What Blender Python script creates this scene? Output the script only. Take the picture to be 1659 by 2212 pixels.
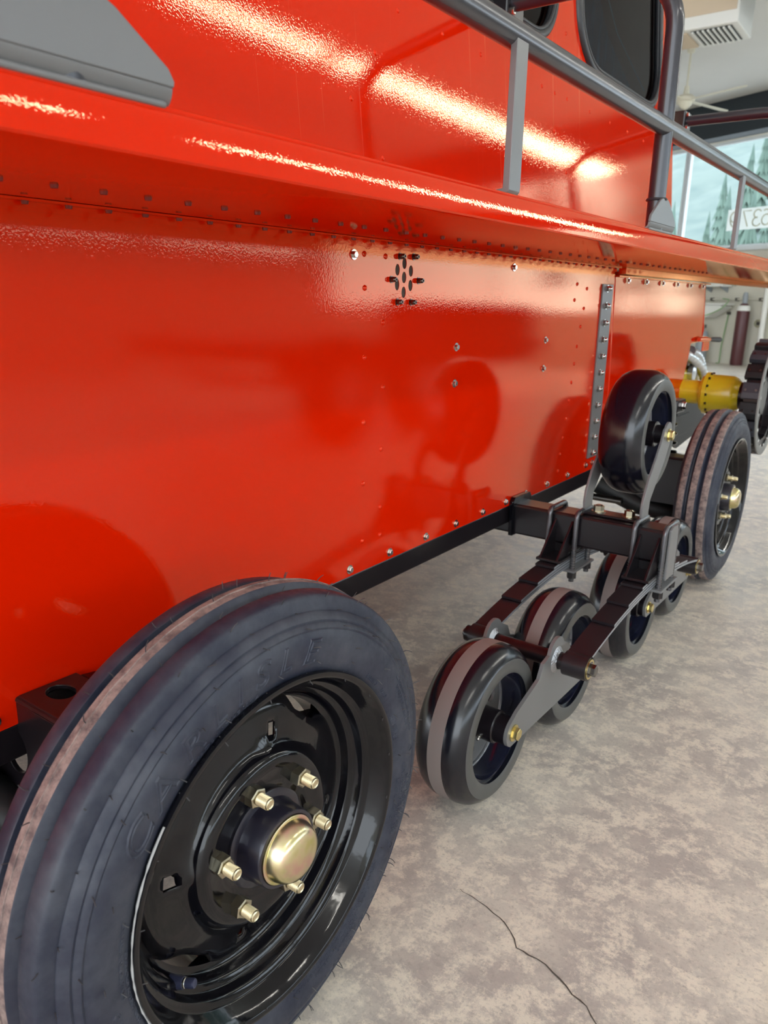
import bpy, bmesh, math, random
from math import pi, sin, cos, radians
from mathutils import Vector, Matrix
from mathutils.geometry import tessellate_polygon
random.seed(7)
for o in list(bpy.data.objects): bpy.data.objects.remove(o)
sc = bpy.context.scene
C = sc.collection

# ------------------------------------------------------------ camera
camd = bpy.data.cameras.new('camera'); cam = bpy.data.objects.new('camera', camd); C.objects.link(cam)
camd.sensor_fit = 'VERTICAL'; camd.sensor_height = 36.0; camd.lens = 1637.8/2212*36
camd.clip_start = 0.02; camd.clip_end = 400
f_ = 1637.8
_y = Vector((2058-829.5, 700-1106, f_)).normalized()
_d = Vector((660-829.5, 7200-1106, f_)).normalized()
_z = -_d; _x = _y.cross(_z).normalized(); _z = _x.cross(_y).normalized()
# rows of R : world axes written in camera axes (x right, y down, z forward)
right = Vector((_x[0], _y[0], _z[0])); down = Vector((_x[1], _y[1], _z[1])); fwd = Vector((_x[2], _y[2], _z[2]))
M = Matrix.Identity(4)
for i in range(3):
    M[i][0] = right[i]; M[i][1] = -down[i]; M[i][2] = -fwd[i]
M[0][3], M[1][3], M[2][3] = .496, 0.0, .868
cam.matrix_world = M
camd.dof.use_dof = True; camd.dof.focus_distance = 1.05; camd.dof.aperture_fstop = 9.0
sc.camera = cam

# ------------------------------------------------------------ world and view
w = bpy.data.worlds.new('sky'); sc.world = w; w.use_nodes = True
nt = w.node_tree; nt.nodes.clear()
bg = nt.nodes.new('ShaderNodeBackground'); wo = nt.nodes.new('ShaderNodeOutputWorld')
bg.inputs[0].default_value = (.87, .94, 1.0, 1); bg.inputs[1].default_value = 4.2
nt.links.new(bg.outputs[0], wo.inputs[0])
sc.view_settings.view_transform = 'Standard'; sc.view_settings.look = 'None'
sc.view_settings.gamma = 1.0; sc.view_settings.use_curve_mapping = False
sc.view_settings.exposure = 0.27
TUBE_STRENGTH = 26.0

# ------------------------------------------------------------ materials
def mat(name, col, rough=.5, metal=0.0, coat=0.0, spec=.5, **k):
    m = bpy.data.materials.new(name); m.use_nodes = True
    b = m.node_tree.nodes['Principled BSDF']
    b.inputs['Base Color'].default_value = (*col, 1); b.inputs['Roughness'].default_value = rough
    b.inputs['Metallic'].default_value = metal; b.inputs['Coat Weight'].default_value = coat
    b.inputs['Coat Roughness'].default_value = k.get('coat_rough', .04)
    b.inputs['Specular IOR Level'].default_value = spec
    if 'emit' in k:
        b.inputs['Emission Color'].default_value = (*k['emit'], 1); b.inputs['Emission Strength'].default_value = k['strength']
    return m
def N(m, t, **kw):
    n = m.node_tree.nodes.new(t)
    for a, v in kw.items(): setattr(n, a, v)
    return n
def L(m, a, b): m.node_tree.links.new(a, b)
def bsdf(m): return m.node_tree.nodes['Principled BSDF']
def coords(m, scale=(1, 1, 1), kind='Object', rot=(0, 0, 0)):
    tc = N(m, 'ShaderNodeTexCoord'); mp = N(m, 'ShaderNodeMapping')
    mp.inputs['Scale'].default_value = scale; mp.inputs['Rotation'].default_value = rot
    L(m, tc.outputs[kind], mp.inputs[0]); return mp.outputs[0]
def noise(m, vec, scale, detail=4, rough=.55, dist=0):
    n = N(m, 'ShaderNodeTexNoise'); n.inputs['Scale'].default_value = scale; n.inputs['Detail'].default_value = detail
    n.inputs['Roughness'].default_value = rough; n.inputs['Distortion'].default_value = dist
    L(m, vec, n.inputs['Vector']); return n.outputs['Fac']
def ramp(m, fac, stops):
    r = N(m, 'ShaderNodeValToRGB'); e = r.color_ramp.elements
    while len(e) < len(stops): e.new(.5)
    for i, (p, c) in enumerate(stops): e[i].position = p; e[i].color = (*c, 1) if len(c) == 3 else c
    L(m, fac, r.inputs[0]); return r.outputs[0]
def mixc(m, fac, a, b):
    n = N(m, 'ShaderNodeMix', data_type='RGBA')
    if hasattr(fac, 'is_linked'): L(m, fac, n.inputs[0])
    else: n.inputs[0].default_value = fac
    for s, v in ((n.inputs[6], a), (n.inputs[7], b)):
        if isinstance(v, tuple): s.default_value = (*v, 1)
        else: L(m, v, s)
    return n.outputs[2]
def bump(m, h, strength, dist=.001):
    b = N(m, 'ShaderNodeBump'); b.inputs['Strength'].default_value = strength; b.inputs['Distance'].default_value = dist
    L(m, h, b.inputs['Height']); L(m, b.outputs[0], bsdf(m).inputs['Normal']); return b

RED = (.68, .0125, .0002)
red = mat('red_gloss_paint', RED, .10, 0, .0, .62)
bump(red, noise(red, coords(red), 330, 1), .085, .0008)
def paintify(m, basecol):
    d = N(m, 'ShaderNodeBsdfDiffuse'); g = N(m, 'ShaderNodeBsdfGlossy'); g.inputs['Color'].default_value = (1, .70, .44, 1); g.inputs['Roughness'].default_value = .03
    if isinstance(basecol, tuple): d.inputs[0].default_value = (*basecol, 1)
    else: L(m, basecol, d.inputs[0])
    nl = bsdf(m).inputs['Normal'].links[0].from_socket; L(m, nl, g.inputs['Normal'])
    lw = N(m, 'ShaderNodeLayerWeight'); lw.inputs[0].default_value = .5
    pw = N(m, 'ShaderNodeMath', operation='POWER'); L(m, lw.outputs['Facing'], pw.inputs[0]); pw.inputs[1].default_value = 3.6
    ma = N(m, 'ShaderNodeMath', operation='MULTIPLY_ADD'); L(m, pw.outputs[0], ma.inputs[0]); ma.inputs[1].default_value = .90; ma.inputs[2].default_value = .048
    mx = N(m, 'ShaderNodeMixShader'); L(m, ma.outputs[0], mx.inputs[0]); L(m, d.outputs[0], mx.inputs[1]); L(m, g.outputs[0], mx.inputs[2])
    L(m, mx.outputs[0], m.node_tree.nodes['Material Output'].inputs[0])
paintify(red, RED)
# red paint of the upper body with dried pale drip marks
redd = mat('red_paint_with_drips', RED, .10, 0, .0, .62)
bump(redd, noise(redd, coords(redd), 330, 1), .075, .0008)
v = coords(redd, (1, 95, .9)); n1 = noise(redd, v, 1.0, 3, .7)
v2 = coords(redd, (1, 7, 2.2)); n2 = noise(redd, v2, 1.0, 2)
mu = N(redd, 'ShaderNodeMath', operation='MULTIPLY'); L(redd, ramp(redd, n1, [(.63, (0, 0, 0)), (.70, (1, 1, 1))]), mu.inputs[0])
L(redd, ramp(redd, n2, [(.47, (0, 0, 0)), (.62, (.45, .45, .45))]), mu.inputs[1])
paintify(redd, mixc(redd, mu.outputs[0], RED, (.85, .22, .14)))

black_gloss = mat('black_gloss_enamel', (.003, .003, .005), .10, 0, 0, .42)
bump(black_gloss, noise(black_gloss, coords(black_gloss), 60, 2), .10, .002)
black_satin = mat('black_satin_powder_coat', (.008, .006, .008), .28, 0, 0, .5)
bump(black_satin, noise(black_satin, coords(black_satin), 900, 2), .12, .0004)
black_matte = mat('black_matte', (.005, .005, .006), .55)
grey_coat = mat('dark_grey_powder_coat', (.14, .14, .143), .36, .0, .0, .7)
bump(grey_coat, noise(grey_coat, coords(grey_coat), 1100, 2), .2, .0004)
rail_coat = mat('satin_grey_black_tube', (.11, .11, .12), .25, .6)
spring_mat = mat('spring_steel_black', (.012, .009, .012), .40, .0)
leaf_edge = mat('bare_leaf_edge', (.30, .32, .35), .35, .4)
rubber = mat('blue_black_rubber', (.040, .046, .068), .5, 0, 0, .5)
rn = noise(rubber, coords(rubber), 14, 5, .65)
rn2 = noise(rubber, coords(rubber), 120, 3, .6)
L(rubber, mixc(rubber, ramp(rubber, rn, [(.42, (0, 0, 0)), (.72, (1, 1, 1))]), (.014, .018, .036), (.050, .056, .075)), bsdf(rubber).inputs['Base Color'])
L(rubber, ramp(rubber, rn2, [(.3, (.46, .46, .46)), (.7, (.64, .64, .64))]), bsdf(rubber).inputs['Roughness'])
bump(rubber, rn2, .15, .0008)
rubber_worn = mat('dusty_tread_rubber', (.26, .19, .17), .75)
wn = noise(rubber_worn, coords(rubber_worn), 60, 5, .7)
L(rubber_worn, mixc(rubber_worn, ramp(rubber_worn, wn, [(.38, (0, 0, 0)), (.62, (1, 1, 1))]), (.11, .08, .078), (.30, .225, .20)), bsdf(rubber_worn).inputs['Base Color'])
roller_gloss = mat('glossy_black_urethane', (.004, .005, .010), .20, 0, .0, .6)
roller_band = mat('brown_grey_worn_band', (.20, .165, .155), .6)
roller_face = mat('matte_grey_urethane_face', (.075, .075, .072), .45)
zinc = mat('yellow_zinc', (.70, .58, .30), .25, 1.0)
zn = noise(zinc, coords(zinc), 45, 3)
L(zinc, ramp(zinc, zn, [(.3, (.62, .60, .22)), (.5, (.75, .66, .40)), (.66, (.80, .52, .42))]), bsdf(zinc).inputs['Base Color'])
steel = mat('stainless_steel', (.62, .60, .57), .22, 1.0)
darksteel = mat('dark_steel', (.16, .15, .14), .3, 1.0)
weld = mat('weld_bead_silver', (.42, .43, .46), .35, .9)
bump(weld, noise(weld, coords(weld), 260, 1), .8, .002)
yellow = mat('yellow_enamel', (.72, .54, .02), .3, 0, .3)
silver = mat('silver_hose_sleeve', (.62, .64, .66), .28, .85)
seal = mat('black_rubber_seal', (.020, .021, .024), .38)
glass_dark = mat('window_glass', (.05, .07, .09), .04)
def glassify(m, tint, fac):
    t = N(m, 'ShaderNodeBsdfTransparent'); t.inputs[0].default_value = (*tint, 1)
    g = N(m, 'ShaderNodeBsdfGlossy'); g.inputs['Roughness'].default_value = .02
    lw = N(m, 'ShaderNodeLayerWeight'); lw.inputs[0].default_value = .5
    pw = N(m, 'ShaderNodeMath', operation='POWER'); L(m, lw.outputs['Facing'], pw.inputs[0]); pw.inputs[1].default_value = 5
    ma = N(m, 'ShaderNodeMath', operation='MULTIPLY_ADD'); L(m, pw.outputs[0], ma.inputs[0]); ma.inputs[1].default_value = .6; ma.inputs[2].default_value = fac
    ge = N(m, 'ShaderNodeNewGeometry'); iv = N(m, 'ShaderNodeMath', operation='SUBTRACT'); iv.inputs[0].default_value = 1; L(m, ge.outputs['Backfacing'], iv.inputs[1])
    ad = N(m, 'ShaderNodeMath', operation='MULTIPLY'); L(m, ma.outputs[0], ad.inputs[0]); L(m, iv.outputs[0], ad.inputs[1])
    mx = N(m, 'ShaderNodeMixShader'); L(m, ad.outputs[0], mx.inputs[0]); L(m, t.outputs[0], mx.inputs[1]); L(m, g.outputs[0], mx.inputs[2])
    L(m, mx.outputs[0], m.node_tree.nodes['Material Output'].inputs[0])
glassify(glass_dark, (.26, .34, .42), .012)
glass_clear = mat('clear_glass', (1, 1, 1), .0); glassify(glass_clear, (.95, .98, 1), .05)
milky = mat('milky_old_film', (.6, .65, .7), .5)
def milk(m):
    t = N(m, 'ShaderNodeBsdfTransparent'); d = N(m, 'ShaderNodeBsdfDiffuse'); d.inputs[0].default_value = (.55, .62, .68, 1)
    f = ramp(m, noise(m, coords(m, (1, 40, 3)), 1.5, 5, .7), [(.35, (.05, .05, .05)), (.75, (.55, .55, .55))])
    mx = N(m, 'ShaderNodeMixShader'); L(m, f, mx.inputs[0]); L(m, t.outputs[0], mx.inputs[1]); L(m, d.outputs[0], mx.inputs[2]); L(m, mx.outputs[0], m.node_tree.nodes['Material Output'].inputs[0])
milk(milky)
mesh_screen = mat('vent_mesh_screen', (.03, .028, .025), .8, 0)
vv = coords(mesh_screen, (1, 1, 1), 'Object', (0.78, 0, 0))
wv = N(mesh_screen, 'ShaderNodeTexWave'); wv.bands_direction = 'Y'; wv.inputs['Scale'].default_value = 190; L(mesh_screen, vv, wv.inputs[0])
L(mesh_screen, ramp(mesh_screen, wv.outputs['Fac'], [(.5, (.006, .005, .004)), (.8, (.16, .13, .10))]), bsdf(mesh_screen).inputs['Base Color'])

floor_m = mat('worn_concrete', (.5, .47, .42), .45, 0, 0, .5)
cv = coords(floor_m)
a = noise(floor_m, cv, 3.2, 10, .74, .1); b_ = noise(floor_m, cv, 17, 10, .8, .15); c_ = noise(floor_m, cv, 140, 4, .7)
c1 = mixc(floor_m, ramp(floor_m, a, [(.44, (0, 0, 0)), (.57, (1, 1, 1))]), (.45, .41, .375), (.62, .57, .50))
c2 = mixc(floor_m, ramp(floor_m, b_, [(.47, (0, 0, 0)), (.57, (1, 1, 1))]), c1, (.78, .71, .60))
c3 = mixc(floor_m, ramp(floor_m, c_, [(.52, (0, 0, 0)), (.70, (.6, .6, .6))]), c2, (.33, .30, .26))
v3 = coords(floor_m, (1, 1, 1), 'Object', (0, 0, .6)); st = noise(floor_m, coords(floor_m, (9, 60, 1), 'Object', (0, 0, .5)), 2.6, 8, .8, .3)
c4 = mixc(floor_m, ramp(floor_m, st, [(.60, (0, 0, 0)), (.68, (.5, .5, .5))]), c3, (.82, .77, .68))
L(floor_m, c4, bsdf(floor_m).inputs['Base Color'])
L(floor_m, ramp(floor_m, b_, [(.3, (.28, .28, .28)), (.7, (.50, .50, .50))]), bsdf(floor_m).inputs['Roughness'])
bump(floor_m, c_, .15, .002)
crack_m = mat('crack_shadow', (.10, .085, .07), .9)
wall_m = mat('cream_wall_paint', (.66, .63, .54), .7)
L(wall_m, mixc(wall_m, noise(wall_m, coords(wall_m), 1.2, 3), (.58, .55, .46), (.72, .70, .61)), bsdf(wall_m).inputs['Base Color'])
ceil_m = mat('ceiling_paint', (.72, .70, .66), .7)
L(ceil_m, mixc(ceil_m, noise(ceil_m, coords(ceil_m), .8, 3), (.66, .645, .61), (.76, .745, .71)), bsdf(ceil_m).inputs['Base Color'])
navy = mat('dark_slate_valance', (.012, .020, .028), .5)
white_m = mat('white_enamel', (.80, .80, .76), .4)
cream = mat('cream_plastic', (.72, .68, .55), .5)
tan = mat('tan_cover', (.62, .50, .36), .6)
slat_dark = mat('louvre_shadow', (.03, .035, .03), .6)
frame_m = mat('window_frame_paint', (.66, .70, .72), .4)
maroon = mat('maroon_cylinder_paint', (.085, .018, .022), .35)
grey_m = mat('grey_paint', (.30, .33, .36), .4)
green_m = mat('green_hose', (.22, .38, .16), .5)
tube_m = mat('fluorescent_tube', (1, 1, 1), .5, emit=(1, .97, .90), strength=TUBE_STRENGTH)
leaf_m = mat('conifer_green', (.10, .17, .12), .8)
L(leaf_m, mixc(leaf_m, noise(leaf_m, coords(leaf_m), 1.5, 4), (.045, .085, .080), (.16, .23, .17)), bsdf(leaf_m).inputs['Base Color'])
bark_m = mat('bark', (.16, .12, .09), .9)
hill_m = mat('hillside_scrub', (.20, .27, .15), .9)
L(hill_m, mixc(hill_m, noise(hill_m, coords(hill_m), .5, 5), (.05, .09, .09), (.17, .21, .18)), bsdf(hill_m).inputs['Base Color'])
sign_m = mat('pale_sign_film', (.75, .74, .70), .6); tr_ = N(sign_m, 'ShaderNodeBsdfTranslucent'); tr_.inputs[0].default_value = (.85, .85, .82, 1); mx_ = N(sign_m, 'ShaderNodeMixShader'); mx_.inputs[0].default_value = .55
L(sign_m, bsdf(sign_m).outputs[0], mx_.inputs[1]); L(sign_m, tr_.outputs[0], mx_.inputs[2]); L(sign_m, mx_.outputs[0], sign_m.node_tree.nodes['Material Output'].inputs[0])
digit_m = mat('olive_digit_film', (.44, .43, .30), .6)
asphalt = mat('pale_yard', (.42, .42, .41), .8)

# ------------------------------------------------------------ mesh helpers
class MB:
    def __init__(s): s.v = []; s.f = []; s.m = []
    def add(s, vs, fs, mi=0):
        o = len(s.v); s.v += [tuple(q) for q in vs]
        s.f += [tuple(i+o for i in f) for f in fs]; s.m += [mi]*len(fs); return s
    def box(s, x0, x1, y0, y1, z0, z1, mi=0):
        vs = [(x, y, z) for x in (x0, x1) for y in (y0, y1) for z in (z0, z1)]
        return s.add(vs, [(0, 1, 3, 2), (4, 6, 7, 5), (0, 4, 5, 1), (2, 3, 7, 6), (0, 2, 6, 4), (1, 5, 7, 3)], mi)
    def prism(s, poly, a0, a1, axis='x', mi=0, holes=()):
        """poly: 2D list (for x: (y,z); y: (x,z); z: (x,y)) extruded from a0 to a1, holes cut through"""
        def P(q, a): return {'x': (a, q[0], q[1]), 'y': (q[0], a, q[1]), 'z': (q[0], q[1], a)}[axis]
        loops = [list(poly)]+[list(h) for h in holes]
        flat = [q for l in loops for q in l]; n = len(flat)
        tri = tessellate_polygon([[Vector((q[0], q[1], 0)) for q in l] for l in loops])
        vs = [P(q, a0) for q in flat]+[P(q, a1) for q in flat]
        fs = [tuple(t) for t in tri]+[tuple(i+n for i in reversed(t)) for t in tri]
        o = 0
        for l in loops:
            k = len(l)
            for i in range(k):
                j = (i+1) % k; fs.append((o+i, o+j, o+j+n, o+i+n))
            o += k
        return s.add(vs, fs, mi)
    def lathe(s, prof, cy, cz, seg=48, x0=0., skip=None, mats=None, axis='x', closed=False, a0=0.):
        """prof: [(x, r)] turned round the line through (cy, cz) along x"""
        n = len(prof); vs = []
        for i in range(seg):
            t = 2*pi*i/seg+a0
            for (x, r) in prof:
                if axis == 'x': vs.append((x0+x, cy+r*cos(t), cz+r*sin(t)))
                elif axis == 'z': vs.append((cy+r*cos(t), cz+r*sin(t), x0+x))
                else: vs.append((cy+r*sin(t), x0+x, cz+r*cos(t)))
        rng = n if closed else n-1
        for i in range(seg):
            j = (i+1) % seg
            for k in range(rng):
                if skip and skip(i, k): continue
                k2 = (k+1) % n
                s_f = (i*n+k, i*n+k2, j*n+k2, j*n+k)
                s.f.append(tuple(q+len(s.v) for q in s_f)); s.m.append(mats[k] if mats else 0)
        s.v += vs
        return s
    def tube(s, pts, r, seg=12, mi=0, caps=True, closed=False):
        pts = [Vector(q) for q in pts]; n = len(pts); rs = r if isinstance(r, (list, tuple)) else [r]*n
        tang = []
        for i in range(n):
            if closed: t = pts[(i+1) % n]-pts[i-1]
            else: t = pts[min(i+1, n-1)]-pts[max(i-1, 0)]
            tang.append(t.normalized())
        up = Vector((0, 0, 1)) if abs(tang[0].z) < .9 else Vector((1, 0, 0))
        u = tang[0].cross(up).normalized(); vs = []
        for i in range(n):
            u = (u-tang[i]*u.dot(tang[i])).normalized(); w_ = tang[i].cross(u)
            for k in range(seg):
                a = 2*pi*k/seg; vs.append(pts[i]+(u*cos(a)+w_*sin(a))*rs[i])
        fs = []
        for i in range(n if closed else n-1):
            j = (i+1) % n
            for k in range(seg):
                l = (k+1) % seg; fs.append((i*seg+k, i*seg+l, j*seg+l, j*seg+k))
        if caps and not closed:
            fs.append(tuple(range(seg))[::-1]); fs.append(tuple(range((n-1)*seg, n*seg)))
        return s.add(vs, fs, mi)
    def build(s, name, mats, parent=None, smooth=40, bevel=0, loc=None, pitch=False, bseg=2):
        me = bpy.data.meshes.new(name); me.from_pydata(s.v, [], s.f)
        mats = mats if isinstance(mats, (list, tuple)) else [mats]
        for m in mats: me.materials.append(m)
        for p, i in zip(me.polygons, s.m): p.material_index = i
        bm = bmesh.new(); bm.from_mesh(me); bmesh.ops.remove_doubles(bm, verts=bm.verts, dist=1e-6)
        bmesh.ops.recalc_face_normals(bm, faces=bm.faces); bm.to_mesh(me); bm.free()
        if smooth:
            me.shade_smooth(); me.set_sharp_from_angle(angle=radians(smooth))
        o = bpy.data.objects.new(name, me); C.objects.link(o)
        if parent: o.parent = parent
        if loc: o.location = loc
        if pitch: o.rotation_euler = (PITCH, 0, 0)
        if bevel:
            b = o.modifiers.new('bevel', 'BEVEL'); b.width = bevel; b.segments = bseg; b.limit_method = 'ANGLE'; b.angle_limit = radians(35)
            b.harden_normals = False
        return o
PITCH = .0175
def B(x, y, z):   # point given in the tilted frame of the body -> world
    return Vector((x, y*cos(PITCH)-z*sin(PITCH), y*sin(PITCH)+z*cos(PITCH)))
def Bi(x, y, z):  # world -> body frame
    return (x, y*cos(PITCH)+z*sin(PITCH), -y*sin(PITCH)+z*cos(PITCH))
def tag(o, label, cat, group=None, kind=None):
    if label: o['label'] = label
    if cat: o['category'] = cat
    if group: o['group'] = group
    if kind: o['kind'] = kind
    return o
def empty(name, loc=(0, 0, 0)):
    o = bpy.data.objects.new(name, None); C.objects.link(o); o.location = loc; o.empty_display_size = .1; return o
def copy(o, parent=None, loc=None, rot=None):
    c = o.copy(); C.objects.link(c)
    if parent: c.parent = parent
    if loc is not None: c.location = loc
    if rot is not None: c.rotation_euler = rot
    return c
def circle(cy, cz, r, n=24, a0=0, a1=2*pi, rz=None):
    e = 0 if abs(a1-a0-2*pi) < 1e-6 else 1
    return [(cy+r*cos(a0+(a1-a0)*i/(n-1 if e else n)), cz+(rz or r)*sin(a0+(a1-a0)*i/(n-1 if e else n))) for i in range(n)]
def rrect(y0, y1, z0, z1, r, n=8):
    out = []
    for (cy, cz, a) in ((y1-r, z1-r, 0), (y0+r, z1-r, pi/2), (y0+r, z0+r, pi), (y1-r, z0+r, 3*pi/2)):
        out += [(cy+r*cos(a+pi/2*i/n), cz+r*sin(a+pi/2*i/n)) for i in range(n+1)]
    return out
def bezier(pts, n=24):   # smooth curve through points (catmull rom)
    P_ = [Vector(q) for q in pts]; P_ = [P_[0]*2-P_[1]]+P_+[P_[-1]*2-P_[-2]]; out = []
    for i in range(1, len(P_)-2):
        for k in range(n):
            t = k/n; a, b, c, d = P_[i-1:i+3]
            out.append(.5*((2*b)+(c-a)*t+(2*a-5*b+4*c-d)*t*t+(-a+3*b-3*c+d)*t**3))
    out.append(P_[-2]); return out
def hexprism(mb, x0, x1, cy, cz, r, mi=0, a0=0.):
    h = [(cy+r*cos(a0+pi/3*i), cz+r*sin(a0+pi/3*i)) for i in range(6)]
    c = r*.10
    n = 6; vs = []
    for x, k in ((x0, 1), (x1-c, 1), (x1, .86)):
        vs += [(x, cy+(a-cy)*k, cz+(b-cz)*k) for a, b in h]
    fs = [tuple(range(6))[::-1], tuple(range(12, 18))]
    for l in range(2):
        for i in range(6): j = (i+1) % 6; fs.append((l*6+i, l*6+j, l*6+6+j, l*6+6+i))
    mb.add(vs, fs, mi); return mb

# ------------------------------------------------------------ the building
W0 = Vector((-2.8, 16.1, 0)); RD = Vector((.9133, -.4072, 0)); WN = Vector((-.4072, -.9133, 0))
def WP(s, h, off=0.): return W0+RD*s+WN*off+Vector((0, 0, h))
def wbox(mb, s0, s1, h0, h1, o0, o1, mi=0):
    vs = [WP(s, h, o) for s in (s0, s1) for o in (o0, o1) for h in (h0, h1)]
    return mb.add(vs, [(0, 1, 3, 2), (4, 6, 7, 5), (0, 4, 5, 1), (2, 3, 7, 6), (0, 2, 6, 4), (1, 5, 7, 3)], mi)
def struct(o): o['kind'] = 'structure'; return o
CEIL = 4.72
fl = struct(MB().prism([(-13, -8), (8.5, -8), (8.5, 11.07), (-13, 20.65)], -.2, 0, 'z').build('floor', floor_m, smooth=0))
crk = [(.030, .880), (.037, .877), (.052, .8775), (.065, .875), (.080, .873), (.094, .868), (.106, .866), (.116, .862), (.131, .852), (.142, .843), (.147, .836), (.151, .831), (.161, .8315), (.17, .83), (.183, .8315), (.196, .83), (.209, .824), (.221, .82), (.233, .8145), (.244, .807), (.255, .8055), (.266, .802), (.275, .793), (.284, .786), (.292, .782), (.300, .774), (.315, .768)]
mb = MB(); n = len(crk); vs = []
for i, (x, y) in enumerate(crk):
    wd = .0011*(.35+.65*sin(pi*i/(n-1)))*(.7+.6*random.random())
    vs += [(x-wd*.5, y-wd, .0006), (x+wd*.5, y+wd, .0006)]
mb.add(vs, [(2*i, 2*i+1, 2*i+3, 2*i+2) for i in range(n-1)])
mb.build('floor_crack', crack_m, fl, smooth=0)
struct(MB().prism([(-13, -8), (8.5, -8), (8.5, 11.07), (-13, 20.65)], CEIL, CEIL+.2, 'z').build('ceiling', ceil_m, smooth=0))
mb = MB(); wbox(mb, -11.2, 3.0, 0, 2.13, -.25, 0); wbox(mb, 3.0, 12.4, 0, .85, -.25, 0); wbox(mb, 12.2, 12.4, .85, 2.13, -.25, 0); wbox(mb, 3.0, 12.2, 2.05, 2.13, -.25, 0); wbox(mb, -11.2, 12.4, 4.10, CEIL, -.25, 0)
struct(mb.build('wall_back', wall_m, smooth=0))
mb = MB(); wbox(mb, -11.2, 12.3, 4.11, 4.715, .003, .35); o = struct(mb.build('trim_1', navy, smooth=0))
mb = MB(); wbox(mb, -11.2, 12.3, 2.10, 2.16, .002, .10); struct(mb.build('trim_2', frame_m, smooth=0))
# right wall with its long band of windows
mb = MB(); mb.box(8.5, 8.7, -8, 11.07, 0, 1.7); mb.box(8.5, 8.7, -8, 11.07, 3.3, CEIL)
for y in (-8, -4.2, -.4, 3.4, 7.2, 10.9): mb.box(8.5, 8.7, y, y+.22, 1.7, 3.3)
struct(mb.build('wall_right', wall_m, smooth=0))
wi = 0
def window(name, segs, place, parent=None):
    pass
def far_window(k, s0, s1, bars):
    fr = MB()
    for (a, b, c, d) in ((s0, s1, 2.16, 2.22), (s0, s1, 4.05, 4.11), (s0, s0+.05, 2.22, 4.05), (s1-.05, s1, 2.22, 4.05)): wbox(fr, a, b, c, d, -.16, -.08)
    o = struct(fr.build('window_%d' % k, frame_m, smooth=0))
    for b in bars:
        q = MB(); wbox(q, b-.03, b+.03, 2.22, 4.05, -.15, -.09); q.build('mullion', frame_m, o, smooth=0)
    e = [s0+.05]+[q for b in bars for q in (b-.03, b+.03)]+[s1-.05]
    for i in range(0, len(e), 2):
        q = MB(); wbox(q, e[i], e[i+1], 2.22, 4.05, -.125, -.115); q.build('pane', glass_clear, o, smooth=0)
    return o
far_window(1, -6.4, -1.75, (-4.2,))
wnd = far_window(2, -1.73, 3.6, (1.3,))
far_window(3, 3.66, 9.0, (6.4,))
fr = MB()
for a in ((3.0, 12.2, .85, .90), (3.0, 12.2, 2.0, 2.05), (3.0, 3.05, .9, 2.0), (12.15, 12.2, .9, 2.0), (6.0, 6.06, .9, 2.0), (9.1, 9.16, .9, 2.0)): wbox(fr, *a, -.16, -.08)
o = struct(fr.build('window_9', frame_m, smooth=0))
for a, b in ((3.05, 6.0), (6.06, 9.1), (9.16, 12.15)):
    q = MB(); wbox(q, a, b, .9, 2.0, -.125, -.115); q.build('pane', glass_clear, o, smooth=0)
mb = MB(); wbox(mb, -11.2, -6.45, 2.13, 4.10, -.25, 0); wbox(mb, 9.05, 12.4, 2.13, 4.10, -.25, 0); struct(mb.build('wall_back_panel', wall_m, smooth=0)).name = 'trim_3'
for i, y in enumerate((-7.78, -3.98, -.18, 3.62, 7.42)):
    y1 = min(y+3.58, 10.88); fr = MB()
    for a in ((y, y1, 1.7, 1.75), (y, y1, 3.25, 3.3), (y, y+.05, 1.75, 3.25), (y1-.05, y1, 1.75, 3.25)): fr.box(8.55, 8.63, *a)
    o = struct(fr.build('window_%d' % (i+4), frame_m, smooth=0))
    MB().box(8.585, 8.595, y+.05, y1-.05, 1.75, 3.25).build('pane', glass_clear, o, smooth=0)
mb = MB().box(-13.2, -13, -8, 20.8, 0, CEIL); struct(mb.build('wall_left', wall_m, smooth=0))

# digits on the far window, seen from inside (mirrored)
def text_mesh(txt, size, extrude=.0, bevel=0., outline=False, res=4, shear=0., spacing=1.):
    cu = bpy.data.curves.new('t', 'FONT'); cu.body = txt; cu.size = size; cu.extrude = extrude; cu.bevel_depth = bevel
    cu.bevel_resolution = 0; cu.resolution_u = res; cu.shear = shear; cu.space_character = spacing; cu.align_x = 'CENTER'
    if outline: cu.fill_mode = 'NONE'
    o = bpy.data.objects.new('t', cu); C.objects.link(o)
    dg = bpy.context.evaluated_depsgraph_get(); me = bpy.data.meshes.new_from_object(o.evaluated_get(dg))
    vs = [v.co.copy() for v in me.vertices]; fs = [tuple(p.vertices) for p in me.polygons]
    bpy.data.objects.remove(o); bpy.data.curves.remove(cu); bpy.data.meshes.remove(me)
    return vs, fs
mb = MB(); wbox(mb, -.68, .33, 2.49, 2.87, -.130, -.1265); mb.build('sign_film', sign_m, wnd, smooth=0)
def arcp(cx, cy, rx, ry, a0, a1, n=14): return [(cx+rx*cos(radians(a0+(a1-a0)*i/n)), cy+ry*sin(radians(a0+(a1-a0)*i/n))) for i in range(n+1)]
strokes = {'6': arcp(.10, .10, .085, .09, 180, -180, 24)+arcp(.115, .11, .10, .165, 180, 62, 12),
           '9': arcp(.10, .19, .085, .09, 0, 360, 24)+arcp(.085, .18, .10, .165, 0, -118, 12),
           '3': arcp(.09, .215, .075, .07, 150, -90, 14)+arcp(.09, .08, .088, .078, 90, -150, 14),
           '7': [(.01, .28), (.18, .28), (.06, .005)]}
for i, ch in enumerate('6379'):
    s_ = (.245, .050, -.165, -.425)[i]
    q = MB(); q.tube([WP(s_-x, 2.535+y*1.02, -.117) for x, y in strokes[ch]], .0105, 6); q.build('digit', digit_m, wnd, smooth=60)

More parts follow.
